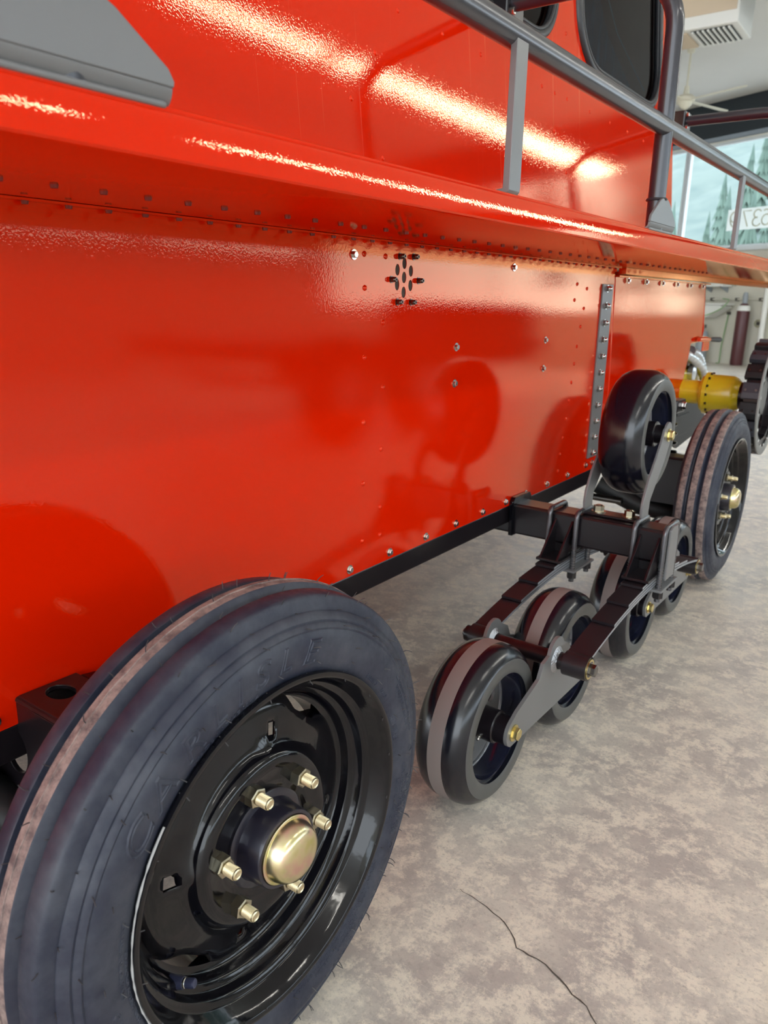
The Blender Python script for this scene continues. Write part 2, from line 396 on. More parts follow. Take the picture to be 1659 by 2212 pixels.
# ------------------------------------------------------------ outside
struct(MB().prism([(-60, 12), (60, -20), (60, 70), (-60, 70)], -.6, -.3, 'z').build('ground_yard', asphalt, smooth=0))
mb = MB(); nx, ny = 30, 14; vs = []
for j in range(ny):
    for i in range(nx):
        s_ = -60+i*2.15; d_ = 14+j*4.0
        p = W0+RD*s_-WN*d_; vs.append((p.x, p.y, -.4+j*1.75+random.uniform(-.5, .5)))
mb.add(vs, [(j*nx+i, j*nx+i+1, (j+1)*nx+i+1, (j+1)*nx+i) for j in range(ny-1) for i in range(nx-1)])
struct(mb.build('hillside', hill_m, smooth=80))
def conifer_meshes(k):
    rnd = random.Random(k); H = 1.0; q = MB(); ts = 8
    for t in range(ts):
        z0 = .12+.86*t/ts; z1 = z0+.22; r = .17*(1-z0)*(.9+.25*rnd.random())+.012; nn = 18
        vs = [(0, 0, min(z1, 1.02))]
        for i in range(nn):
            a = 2*pi*i/nn+t; rr = r*(1 if i % 2 else .62)*(.8+.4*rnd.random()); vs.append((rr*cos(a), rr*sin(a), z0+(-.03 if i % 2 else .02)))
        q.add(vs, [(0, i+1, (i+1) % nn+1) for i in range(nn)]+[tuple(range(nn, 0, -1))])
    return q
protos = []
for k in range(4):
    r = empty('conifer_tree', (0, 0, -50)); cr = conifer_meshes(k).build('foliage', leaf_m, r, smooth=0)
    tk = MB().tube([(0, 0, 0), (0, 0, .5), (0, 0, .9)], [.018, .012, .004], 8).build('trunk', bark_m, r)
    protos.append(r)
tl = ['hazy conifer tree on the hillside outside the back window']
kk = 0
for j in range(6):
    for i in range(14):
        s_ = -14+i*1.55+random.uniform(-.2, .2)+(j % 2)*.9; d_ = 15+j*4.1+random.uniform(-1, 1)
        p = W0+RD*(s_*(1+j*.16))-WN*d_; z = -.4+(d_-14)/4*1.75-.3; h = random.uniform(3.6, 6.6)
        src = protos[kk % 4]; first = kk < 4; kk += 1
        r = src if first else copy(src)
        if not first:
            for ch in src.children: copy(ch, r)
        r.location = (p.x, p.y, z); r.scale = (h*.8, h*.8, h); r.rotation_euler = (0, 0, random.uniform(0, 6))
        tag(r, tl[0], 'tree', 'conifers on the hillside outside the window')

# ------------------------------------------------------------ ceiling things
def light(y0, y1, x, z, label, grp='fluorescent strip lights under the ceiling'):
    r = empty('strip_light', (x, (y0+y1)/2, z))
    hl = (y1-y0)/2
    MB().prism([(-.10, -.0), (.10, 0), (.05, .06), (-.05, .06)], -hl, hl, 'y').build('housing', white_m, r, smooth=0)
    for dx in (-.03, .03):
        MB().tube([(dx, -hl+.02, -.016), (dx, hl-.02, -.016)], .016, 10).build('tube', tube_m, r)
    for dy in (-hl*.7, hl*.7):
        MB().tube([(0, dy, .06), (0, dy, CEIL-z-.005)], .006, 6).build('hanger_rod', white_m, r)
    return tag(r, label, 'light', grp)
ORD = ['', 'first', 'second', 'third', 'fourth', 'fifth', 'sixth', 'seventh']; li = 0
for x, rows in ((3.0, ((-2.2, .1), (1.5, 2.85), (3.75, 5.38), (5.52, 5.88), (6.0, 8.2), (8.26, 10.62), (10.76, 11.75))), (-3.4, ((-3, -.6), (1, 3.4), (5, 7.4), (9, 11.4)))):  # row above the vehicle is unseen, added to light the ceiling
    for (a, b) in rows:
        li += 1
        light(a, b, x, 3.6, ('white strip light, %s of the row right of the vehicle' if x > 0 else 'white strip light, %s of the unseen row added above the vehicle') % ORD[li if x > 0 else li-7])

ac = empty('air_handler', (-1.975, 9.83, 4.0))
def acb(name, x0, x1, y0, y1, z0, z1, m, bevel=.0): return MB().box(x0, x1, y0, y1, z0, z1).build(name, m, ac, smooth=0, bevel=bevel)
acb('housing', -1.75, 0, 0, .66, .004, .715, white_m, .012)
acb('tan_panel', -1.74, -.03, -.012, -.001, .13, .40, tan)
acb('bottom_cover', -1.07, -.56, .08, .60, -.014, .003, tan, .006)
acb('grille_recess', -.52, -.08, .07, .61, -.002, .0035, slat_dark)
for i in range(8): acb('louvre', -.51+i*.056, -.49+i*.056, .07, .61, -.018, -.003, white_m)
acb('grille_recess', -1.60, -1.12, .07, .61, -.002, .0035, cream)
for i in range(8): acb('louvre', -1.59+i*.06, -1.55+i*.06, .07, .61, -.018, -.003, white_m)
tag(ac, 'white ceiling air handler with slatted grilles and tan cover near the fan', 'air conditioner')
fan = empty('ceiling_fan', (-3.36, 12.9, CEIL-.002))
MB().lathe([(-.0, .001), (0, .06), (-.05, .05), (-.05, .001)], 0, 0, 16, axis='z').build('ceiling_cup', cream, fan)
MB().tube([(0, 0, -.04), (0, 0, -.62)], .014, 10).build('rod', cream, fan)
MB().lathe([(-.50, .001), (-.50, .035), (-.62, .045), (-.625, .10), (-.66, .14), (-.70, .14), (-.72, .10), (-.76, .09), (-.80, .05), (-.82, .001)], 0, 0, 24, axis='z').build('motor_housing', cream, fan)
for k in range(4):
    a = radians(-22+90*k); q = MB()
    pts = [(.13, -.05), (.95, -.075), (1.02, 0.0), (.95, .075), (.13, .05)]
    q.add([(x*cos(a)-y*sin(a), x*sin(a)+y*cos(a), -.70+y*.16+dz) for dz in (0, .012) for x, y in pts],
          [(4, 3, 2, 1, 0), (5, 6, 7, 8, 9)]+[(i, (i+1) % 5, (i+1) % 5+5, i+5) for i in range(5)])
    q.build('blade', cream, fan, smooth=0)
tag(fan, 'cream ceiling fan on a thin rod below the ceiling', 'fan')
dct = empty('ceiling_duct', (-1.35, 9.6, 4.30))
q = MB().tube([(0, -.9, 0), (0, 1.2, 0)], .24, 24).build('duct_pipe', grey_m, dct)
MB().box(-.28, .9, 1.2, 1.3, -.10, -.04).build('support_angle', frame_m, dct, smooth=0)
for dy in (-.6, .9): MB().tube([(0, dy, .2), (0, dy, CEIL-4.30-.004)], .01, 6).build('hanger_rod', frame_m, dct)
tag(dct, 'blue-grey round duct beside the ceiling air handler', 'duct')
hx = empty('hanging_coil', WP(-.1, CEIL-.002, 4.6))
pts = [(.055*cos(t*.9), .055*sin(t*.9), -.05-.009*t) for t in range(0, 130)]
MB().tube(pts, .012, 6).build('coil', darksteel, hx)
MB().box(-.05, .05, -.05, .05, -.05, -.0).build('ceiling_bracket', frame_m, hx, smooth=0)
tag(hx, 'dark coiled cable hanging from the ceiling at the right edge', 'cable')

# ------------------------------------------------------------ things along the back wall
def wmat(s, h, off):
    return Matrix.Translation(WP(s, h, off)) @ Matrix(((RD.x, -WN.x, 0, 0), (RD.y, -WN.y, 0, 0), (0, 0, 1, 0), (0, 0, 0, 1)))
def wthing(name, s, off, h=0.):
    o = empty(name); o.matrix_world = wmat(s, h, off); return o   # local x right along the wall, y into the wall
t = wthing('gas_cylinder', .20, .22)
MB().lathe([(.0, .001), (0, .108), (.03, .115), (1.02, .115), (1.07, .105), (1.12, .07), (1.135, .05), (1.135, .001)], 0, 0, 28, axis='z').build('tank', maroon, t)
MB().lathe([(1.0, .117), (1.05, .117), (1.085, .108), (1.10, .085), (1.10, .06)], 0, 0, 28, axis='z').build('shoulder_band', white_m, t)
MB().lathe([(1.125, .001), (1.125, .045), (1.27, .05), (1.33, .035), (1.345, .001)], 0, 0, 16, axis='z').build('valve_cap', grey_m, t)
tag(t, 'tall maroon gas cylinder with white shoulder standing against the back wall', 'gas cylinder')
t = wthing('grey_cylinder', -.60, .25)
MB().lathe([(0, .001), (0, .10), (.03, .11), (.52, .11), (.60, .08), (.62, .03), (.66, .03), (.66, .001)], 0, 0, 24, axis='z').build('tank', grey_m, t)
MB().box(-.05, .05, -.02, .02, .66, .73).build('valve', darksteel, t, smooth=0, bevel=.005)
tag(t, 'short grey cylinder standing left of the maroon gas cylinder', 'gas cylinder')
t = wthing('wall_sink', -.50, .04, .86)
MB().prism([(-.42, .24), (.30, .24), (.36, .20), (.0, 0), (-.42, 0)], -.35, -.036, 'y').build('basin', white_m, t, smooth=0, bevel=.015)
MB().box(-.44, .40, -.42, -.03, .24, .27).build('rim', white_m, t, smooth=0, bevel=.01)
MB().tube(bezier([(-.2, -.3, .02), (.05, -.36, .05), (.35, -.37, .17), (.43, -.3, .30), (.36, -.2, .34), (.2, -.15, .36)], 8), .010, 8).build('green_hose', green_m, t)
tag(t, 'white wall sink with a green hose draped over its edge', 'sink')
for i, (s0, s1, h0, h1, lab) in enumerate(((-.95, -.10, 1.56, 1.62, 'upper long white shelf board on the back wall'), (-.80, -.26, 1.44, 1.50, 'lower short white shelf board on the back wall'))):
    t = wthing('wall_shelf', s0, .02, h0); wd = s1-s0
    MB().box(0, wd, -.30, 0, 0, h1-h0).build('board', white_m, t, smooth=0, bevel=.008)
    for dx in (.08, wd-.1): MB().prism([(-.25, 0), (0, 0), (0, -.10)], dx, dx+.02, 'x').build('bracket', grey_m, t, smooth=0)
    tag(t, lab, 'shelf', 'white shelves on the back wall')
t = wthing('wall_conduit', -1.6, .05, 1.21)
MB().tube([(0, 0, 0), (2.05, 0, 0)], .018, 8).build('pipe', wall_m, t)
for dx in (.3, .95, 1.5, 2.0): MB().box(dx-.02, dx+.02, -.03, .048, -.03, .03).build('clip', darksteel, t, smooth=0)
tag(t, 'thin horizontal conduit pipe running along the back wall', 'pipe')
t = wthing('drain_pipe', .56, .12)
MB().tube([(0, 0, 0), (0, 0, 2.09)], .05, 12).build('pipe', white_m, t)
for h in (.5, 1.4): MB().lathe([(h, .055), (h+.05, .055)], 0, 0, 12, axis='z').build('collar', white_m, t)
tag(t, 'white vertical pipe on the back wall at the right edge', 'pipe')
t = wthing('hose_reel', .41, .02, .78)
q = MB()
q.tube([(0+.06*cos(a), -.03, .06*sin(a)) for a in [2*pi*i/24 for i in range(24)]], .014, 8, closed=True)
q.build('coiled_hose', mat('olive_hose', (.38, .36, .22), .5), t)
MB().box(-.02, .02, -.04, -.001, -.03, .03).build('hook', darksteel, t, smooth=0)
tag(t, 'small coiled olive hose hung on the wall right of the maroon cylinder', 'hose')
t = wthing('green_drop_hose', -.28, .03, 0)
MB().tube(bezier([(0.03, 0, .95), (.0, -.01, .6), (-.02, -.02, .3), (0, -.05, .02), (.05, -.2, .012)], 8), .011, 8).build('hose', green_m, t)
MB().box(-.0, .06, -.02, .028, .93, .98).build('tap', darksteel, t, smooth=0)
tag(t, 'thin green hose hanging down the wall between the two cylinders', 'hose')
t = wthing('red_wall_box', .28, .04, 1.78)
MB().box(-.22, .35, -.10, -.001, 0, .12).build('box', mat('faded_red', (.50, .10, .08), .5), t, smooth=0, bevel=.01)
MB().box(-.14, .26, -.104, -.101, .03, .09).build('label_plate', white_m, t, smooth=0)
tag(t, 'low red box with a white plate on the wall under the window sill', 'box')

# ------------------------------------------------------------ made-up trailer out of view, added for dark reflections in the red panel
tr = empty('added_dark_trailer', (2.9, 5.3, 0))
MB().box(-.75, .75, -1.9, 1.9, .52, .62).build('deck', black_matte, tr, smooth=0, bevel=.01)
MB().box(-.70, -.62, -1.8, 1.8, .42, .519).build('deck_rail', black_matte, tr, smooth=0)
MB().box(-.75, -.2, -.1, 1.7, .621, .93).build('tool_locker', black_satin, tr, smooth=0, bevel=.04)
for y in (-1.45, -.55):
    q = MB(); q.lathe([(-.09, .15), (-.10, .20), (-.10, .30), (-.07, .34), (.07, .34), (.10, .30), (.10, .20), (.09, .15)], y, .34, 40, -.86, closed=False); wq = q.build('trailer_wheel', black_matte, tr)
    q = MB(); q.lathe([(-.10, .001), (-.10, .15), (.09, .15)], y, .34, 32, -.86); q.build('trailer_rim', grey_m, wq)
    q = MB(); q.tube([(-.80, y, .34), (.6, y, .34)], .03, 12); q.build('trailer_axle', black_matte, tr)
    MB().box(-.66, -.60, y-.03, y+.03, .36, .43).build('axle_hanger', black_matte, tr, smooth=0)
tag(tr, 'made-up dark trailer with a locker out of view, added for dark reflections in the red panel', 'trailer')

# ------------------------------------------------------------ the snow vehicle
V = empty('snow_vehicle', (-1.0, 1.2, 0))
tag(V, 'red tracked snow vehicle on black wheels with its tracks removed, side rail on the ledge', 'snow vehicle')
VINV = Matrix.Translation((1.0, -1.2, 0))
_parts_before = set(bpy.data.objects)
class VM(MB):
    """mesh of a vehicle part, written in world numbers (body=True: in the tilted body frame)"""
    def part(s, name, mats, parent=None, body=False, **k):
        o = s.build(name, mats, None, **k)
        if body: o.rotation_euler = (PITCH, 0, 0)
        if parent is None:
            o.parent = V; o.matrix_parent_inverse = VINV
        else:
            o.parent = parent; o.matrix_parent_inverse = (Matrix.Translation(parent.location) @ Matrix.Rotation(parent.rotation_euler.x, 4, 'X')).inverted()
        return o
def vcopy(src, loc, rot=None, parent=None, mats=None):
    c = src.copy(); C.objects.link(c); c.location = loc
    if rot is not None: c.rotation_euler = rot
    if parent is None: c.parent = V; c.matrix_parent_inverse = VINV
    else: c.parent = parent; c.matrix_parent_inverse = (Matrix.Translation(parent.location) @ Matrix.Rotation(parent.rotation_euler.x, 4, 'X')).inverted()
    return c
XB = -.31
# lower side panel with the seven ventilation holes cut through
vh = [(1.165, .946), (1.144, .934), (1.186, .934), (1.165, .922), (1.144, .909), (1.186, .909), (1.165, .8965)]
vh = [Bi(0, y, z)[1:] for y, z in vh]
holes = [circle(y, z, .0068, 20, rz=.0098) for y, z in vh]
mb = VM()
panel = mb.prism([(-.9, .378), (2.235, .378), (2.262, .40), (2.285, .44), (2.285, .50), (2.24, .955), (-.9, .955)], XB-.0012, XB, 'x', holes=holes).part('side_panel', red, body=True, smooth=30)
VM().box(XB-.003, XB-.0016, 1.125, 1.235, .86, .955).part('vent_screen', mesh_screen, body=True, smooth=0)
# front engine side and nose
mb = VM()
prof = [(2.295, .44), (2.99, .50), (3.08, .505), (3.11, .60), (3.14, .66), (3.15, .71), (3.30, .715), (3.29, .80), (3.258, .934), (2.25, .934), (2.295, .50)]
mb.prism(prof, XB-.014, XB-.001, 'x'); mb.part('engine_side_panel', red, body=True, smooth=30, bevel=.004)
mb = VM(); vs = []; nn = 10
for i in range(nn+1):
    a = pi/2*i/nn
    for (yy, zz) in ((3.296, .715), (3.312, .76), (3.288, .82), (3.253, .934)):
        vs.append((XB-.001-.11*(1-cos(a)), yy+.11*sin(a)-.004, zz))
mb.add(vs, [(i*4+k, i*4+k+1, i*4+k+5, i*4+k+4) for i in range(nn) for k in range(3)])
nose = mb.part('nose_corner', red, body=True, smooth=60); sm = nose.modifiers.new('s', 'SOLIDIFY'); sm.thickness = .012; sm.offset = -1
# hood top edge strip
VM().box(XB-.10, XB+.008, 2.26, 3.30, .934, .938).part('hood_flange', red, body=True, smooth=0)
# ledge: a long folded shelf with a rounded lip
zu = .960; lip = []
for i in range(7):
    t = i/6; lip.append((.012-(.165*t+.075*t*t)*.030, zu+.003+.030*t))
sec = [(XB+.0, zu), (.006, zu), (.0105, zu+.001)]+lip+[(.003, .9955), (.000, .997), (XB-.06, .997), (XB-.06, zu), (XB, zu)][:-1]
mb = VM(); mb.prism(sec, -.9, 4.6, 'y'); ledge = mb.part('side_ledge', red, body=True, smooth=22)
VM().tube([(-.000, -.9, .9975), (-.000, 4.6, .9975)], .0028, 8).part('ledge_bead', red, body=True)
VM().prism([(XB-.001, zu-.0005), (XB+.016, zu-.0005), (XB+.016, zu-.003), (XB+.002, zu-.003), (XB+.002, zu-.012), (XB-.001, zu-.012)], -.9, 2.25, 'y').part('joint_angle', red, body=True, smooth=0)
VM().box(-.31, -.288, 2.27, 4.5, .942, .9595).part('ledge_stiffener', red, body=True, smooth=0)

# upper side of the cab: leans inwards, slightly curved, with window openings
def XU(z): return -.348-.099*(z-.995)
w1 = rrect(2.055, 2.705, 1.452, 2.02, .13); w0 = rrect(1.345, 1.905, 1.452, 2.02, .13)
ZT = 2.12
def upper_strip(z0, z1, y0, y1, mb):
    k = max(1, int((z1-z0)/.03)); vs = []
    for i in range(k+1):
        z = z0+(z1-z0)*i/k; vs += [(XU(z), y0, z), (XU(z), y1, z)]
    mb.add(vs, [(2*i, 2*i+1, 2*i+3, 2*i+2) for i in range(k)])
mb = VM(); upper_strip(.995, 1.40, -.9, 2.875, mb)
# part with windows, cut by a planar tessellation and then bent on to the curve
def bent(poly, holes_):
    loops = [poly]+holes_; flat = [q for l in loops for q in l]
    tri = tessellate_polygon([[Vector((q[0], q[1], 0)) for q in l] for l in loops])
    return [(XU(q[1]), q[0], q[1]) for q in flat], [tuple(t) for t in tri]
def dens(a, b, n=24): return [(a[0]+(b[0]-a[0])*i/n, a[1]+(b[1]-a[1])*i/n) for i in range(n)]
outer = dens((-.9, 1.40), (2.875, 1.40), 1)+dens((2.875, 1.40), (2.875, ZT), 20)+dens((2.875, ZT), (-.9, ZT), 1)+dens((-.9, ZT), (-.9, 1.40), 20)
vs, fs = bent(outer, [w1, w0]); mb.add(vs, fs)
upper = mb.part('cab_side', redd, body=True, smooth=0)
sm = upper.modifiers.new('s', 'SOLIDIFY'); sm.thickness = .010; sm.offset = 0
# closed rest of the body behind what the photo shows
VM().box(-1.72, -1.70, -.9, 3.3, .4, ZT).part('far_side', red, body=True, smooth=0)
VM().box(-1.70, -.47, -.9, 2.87, ZT, ZT+.03).part('roof', red, body=True, smooth=0, bevel=.01)
VM().box(-1.70, -.43, 2.845, 2.87, 1.0, ZT).part('cab_front', red, body=True, smooth=0)
VM().box(-1.70, -.43, -.93, -.905, .4, ZT).part('cab_rear', red, body=True, smooth=0)
VM().box(-1.70, -.37, -.9, 2.84, .97, .99).part('cab_floor', black_matte, body=True, smooth=0)
VM().box(-1.69, -.45, 2.875, 3.30, .955, .99).part('hood_top', red, body=True, smooth=0)
VM().box(-1.2, -1.17, .9, 2.8, 1.0, 1.75).part('cab_seat_back', black_matte, body=True, smooth=0)

def seal_loop(poly, r, out, name, parent=None, m=seal, grow=0.):
    cy = sum(q[0] for q in poly)/len(poly); cz = sum(q[1] for q in poly)/len(poly)
    pts = []
    for y, z in poly:
        d = Vector((y-cy, z-cz)); d = d.normalized()*grow; y2, z2 = y+d.x, z+d.y
        pts.append((XU(z2)+out, y2, z2))
    q = VM(); q.tube(pts, r, 10, closed=True); return q.part(name, m, parent, body=True, smooth=60)
def seal_band(poly, name, parent):
    s1 = seal_loop(poly, .013, .004, name, parent, seal, .006)
    seal_loop(poly, .0045, .0125, 'locking_strip', s1, seal, -.006)
    return s1
for k, wp in enumerate((w1, w0)):
    inner = [(y, z) for y, z in wp]
    vs, fs = bent(inner, []); q = VM(); nv = len(vs); q.add([(x-.002, y, z) for x, y, z in vs]+[(x-.006, y, z) for x, y, z in vs], fs+[tuple(i+nv for i in f[::-1]) for f in fs]+[(i, (i+1) % nv, (i+1) % nv+nv, i+nv) for i in range(nv)])
    g = q.part('side_window', glass_dark, body=True, smooth=0)
    cyl = seal_band(wp, 'window_seal', None)
# film edge inside window
q = VM(); q.tube([(XU(1.95)-.012, 2.13, 1.98), (XU(1.7)-.012, 2.19, 1.76), (XU(1.6)-.012, 2.38, 1.60), (XU(1.5)-.012, 2.62, 1.50)], .0012, 6).part('film_edge', frame_m, body=True)
q = VM(); fp_ = [(2.085, 1.98), (2.13, 1.98), (2.19, 1.76), (2.38, 1.60), (2.62, 1.50), (2.60, 1.463), (2.20, 1.463), (2.10, 1.50), (2.07, 1.60)]; q.prism(fp_, XU(1.7)-.030, XU(1.7)-.029, 'x'); q.part('milky_film', milky, body=True, smooth=0)

# rivets, bolts and nuts: each its own part, sharing mesh data
rv = VM().lathe([(.0034, .0001), (.0031, .002), (.0018, .0042), (0, .0050)], 0, 0, 10).part('rivet', red, body=True, smooth=60)
first = [True]
def put(src, x, y, z, name=None, rx=PITCH, ry=0, rz=0, flag=None):
    loc = B(x, y, z)
    if src not in used_src: used_src.add(src); src.location = loc; src.rotation_euler = (rx, ry, rz); return src
    return vcopy(src, loc, (rx, ry, rz))
used_src = set()
def W2B(y, z): return Bi(0, y, z)[1:]
low = [(1.05, .900), (1.105, .844), (1.053, .785), (1.109, .731), (1.054, .673), (1.108, .619), (1.056, .563), (1.110, .509), (1.057, .455), (1.111, .455), (1.047, .954), (1.107, .954),
       (1.956, .942), (1.947, .902), (2.025, .933), (2.015, .882), (2.004, .834), (1.991, .783), (1.983, .737), (1.975, .688), (1.967, .639), (1.959, .590), (1.948, .540), (1.939, .496), (1.936, .450)]
for y, z in low:
    yy, zz = W2B(y, z); put(rv, XB, yy, zz)
up = [(1.071, 1.197), (1.151, 1.119), (1.144, 1.283), (1.364, 1.371), (1.512, 1.373), (1.218, 1.368), (1.805, 1.380), (1.879, 1.381), (1.952, 1.383), (2.101, 1.384), (2.251, 1.386), (2.395, 1.389), (2.541, 1.390), (2.68, 1.392), (1.872, 1.296), (1.947, 1.212), (1.947, 1.529), (1.66, 1.376), (1.90, 1.118), (1.55, 1.118)]
for y, z in up:
    yy, zz = W2B(y, z); put(rv, XU(zz)+.004, yy, zz, ry=-.09)
# square-headed bolts along the underside of the ledge and along the joint
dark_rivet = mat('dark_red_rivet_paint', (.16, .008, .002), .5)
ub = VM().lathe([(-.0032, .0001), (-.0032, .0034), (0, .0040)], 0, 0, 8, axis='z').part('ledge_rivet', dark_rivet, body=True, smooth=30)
for i in range(-4, 46):
    y = .417+.0508*i
    if y > 2.72: continue
    put(ub, -.178, y+.017, zu)
for i in range(-5, 36):
    y = .458+.0498*i
    put(ub, XB+.010, y+.017, zu-.003)
# hex bolts with washers on the lower edge
bt = VM(); bt.lathe([(0, .0085), (.0014, .0085), (.0014, .001)], 0, 0, 16); hexprism(bt, .0014, .006, 0, 0, .0058)
bt = bt.part('edge_bolt', steel, body=True, smooth=30)
bys = [.37, .52, .67, .82, 1.021, 1.145, 1.273, 1.394, 1.515, 1.63, 1.74, 1.869, 2.006, 2.14, 2.19]
for y in bys: put(bt, XB, y+.007, .3915 if y < 2.1 else .398)
for y, z in ((1.358, .796), (1.358, .723), (1.786, .803), (1.786, .734), (1.019, .951), (1.591, .963)):
    yy, zz = W2B(y, z); put(bt, XB, yy, zz)
# nuts on threaded studs round the vent
vn = VM(); vn.lathe([(0, .0062), (.001, .0062), (.001, .0045)], 0, 0, 14); hexprism(vn, .001, .0075, 0, 0, .0052)
vn.lathe([(.0075, .0046), (.0095, .0042), (.0115, .0034), (.0115, .0022), (.0095, .0021)], 0, 0, 14)
vn = vn.part('vent_nut', darksteel, body=True, smooth=30)
for y, z in ((1.156, .959), (1.199, .961), (1.132, .919), (1.217, .9205), (1.152, .8815), (1.195, .882)):
    yy, zz = W2B(y, z-.002); put(vn, XB, yy-.006, zz)
# black bolted strip over the joint
VM().box(XB, XB+.005, 2.147, 2.226, .418, .912).part('joint_strip', grey_coat, body=True, smooth=0, bevel=.001)
cn = VM(); cn.lathe([(0, .010), (.0015, .010), (.0015, .008)], 0, 0, 16); hexprism(cn, .0015, .008, 0, 0, .0085)
cn.lathe([(.008, .006), (.011, .0055), (.0135, .004), (.0142, .0001)], 0, 0, 14); cn = cn.part('cap_nut', steel, body=True, smooth=40)
for i in range(11): put(cn, XB+.005, 2.180-.0006*i, .900-.0466*i)
for i in range(6): put(bt, XB+.004, 2.35+.17*i, .926)

# chassis rail and cross pieces
VM().box(XB-.10, XB-.002, -.9, 2.262, .332, .3775).part('chassis_rail', black_satin, body=True, smooth=0, bevel=.003)
VM().box(XB-.08, XB-.01, 2.26, 3.3, .345, .43).part('chassis_rail', black_matte, body=True, smooth=0, bevel=.003)
VM().box(-1.5, XB-.1, .1, .16, .30, .37).part('cross_member', black_matte, body=True, smooth=0)

# ledge rail with its hoops and posts
VM().tube([(-.010, -.9, 1.183), (-.010, 4.6, 1.190)], .0165, 24).part('side_rail', rail_coat, body=True, smooth=60)
def hoop(y):
    q = VM(); zt = 1.452; r = .10
    pts = [(-.012, y, 1.0), (-.012, y, 1.2), (-.012, y, zt-r-.001)]
    for i in range(1, 10):
        a = pi/2*i/9; pts.append((-.012-r*(1-cos(a)), y, zt-r+r*sin(a)))
    pts += [(-.25, y, zt), (-.372, y, zt)]
    h = q.tube(pts, .0165, 24).part('rail_hoop', rail_coat if y < 0 else hoopm, body=True, smooth=60)
    fp = VM(); fp.prism([(y-.078, 1.012), (y+.078, 1.012), (y+.079, 1.016), (y+.074, 1.024), (y+.032, 1.052), (y+.018, 1.058), (y-.018, 1.058), (y-.032, 1.052), (y-.074, 1.024), (y-.078, 1.016)], .001, .006, 'x'); fp.prism([(.006, 1.012), (.0055, 1.009), (.004, 1.005), (.0015, 1.0015), (-.002, .9985), (-.006, .9975), (-.006, 1.002), (-.003, 1.003), (0, 1.006), (.001, 1.012)], y-.077, y+.077, 'y')
    fp.part('foot_plate', grey_coat, h, body=True, smooth=30, bevel=.0015)
    b2 = VM(); b2.box(-.055, .005, y-.072, y+.072, .9975, 1.0025); b2.part('foot_flange', grey_coat, h, body=True, smooth=0, bevel=.002)
    wl = VM(); wl.tube([(-.012+.0175*cos(a), y+.0175*sin(a), 1.058) for a in [2*pi*i/20 for i in range(20)]], .003, 6, closed=True).part('weld_bead', weld_black, h, body=True)
    bk = VM(); bk.box(-.385, -.345, y-.03, y+.045, zt-.03, zt+.03); bk.part('cab_bracket', black_satin, h, body=True, smooth=0, bevel=.004)
    for dz in (-.018, .018):
        bb = VM(); hexprism(bb, -.345, -.337, y-.012, zt+dz, .007); bb.part('bracket_bolt', steel, h, body=True, smooth=30)
    return h
black_hoop_unused = 0
hoopm = mat('hoop_black_enamel', (.022, .022, .030), .28, .1, .3)
weld_black = mat('painted_weld', (.03, .03, .035), .3)
for y in (.345, 1.608, 2.885): hoop(y)
def post(y):
    q = VM(); hw = .0155
    q.prism([(-.0, .999), (.0035, 1.003), (.004, 1.008), (.004, 1.19), (-.005, 1.192), (-.006, 1.006), (-.03, 1.003), (-.03, .998)], y-hw, y+hw, 'y')
    p = q.part('rail_post', grey_coat, body=True, smooth=30, bevel=.0008)
    bb = VM().lathe([(.0065, .0001), (.0055, .004), (.002, .0065), (0, .0068)], 0, 0, 12, axis='z')
    for i in range(len(bb.v)): x, yy, z = bb.v[i]; bb.v[i] = (x-.018, yy+y-hw-.010, z+.998)
    bb.part('post_bolt', darksteel, p, body=True, smooth=60)
post(.958+.018); post(2.222+.018)

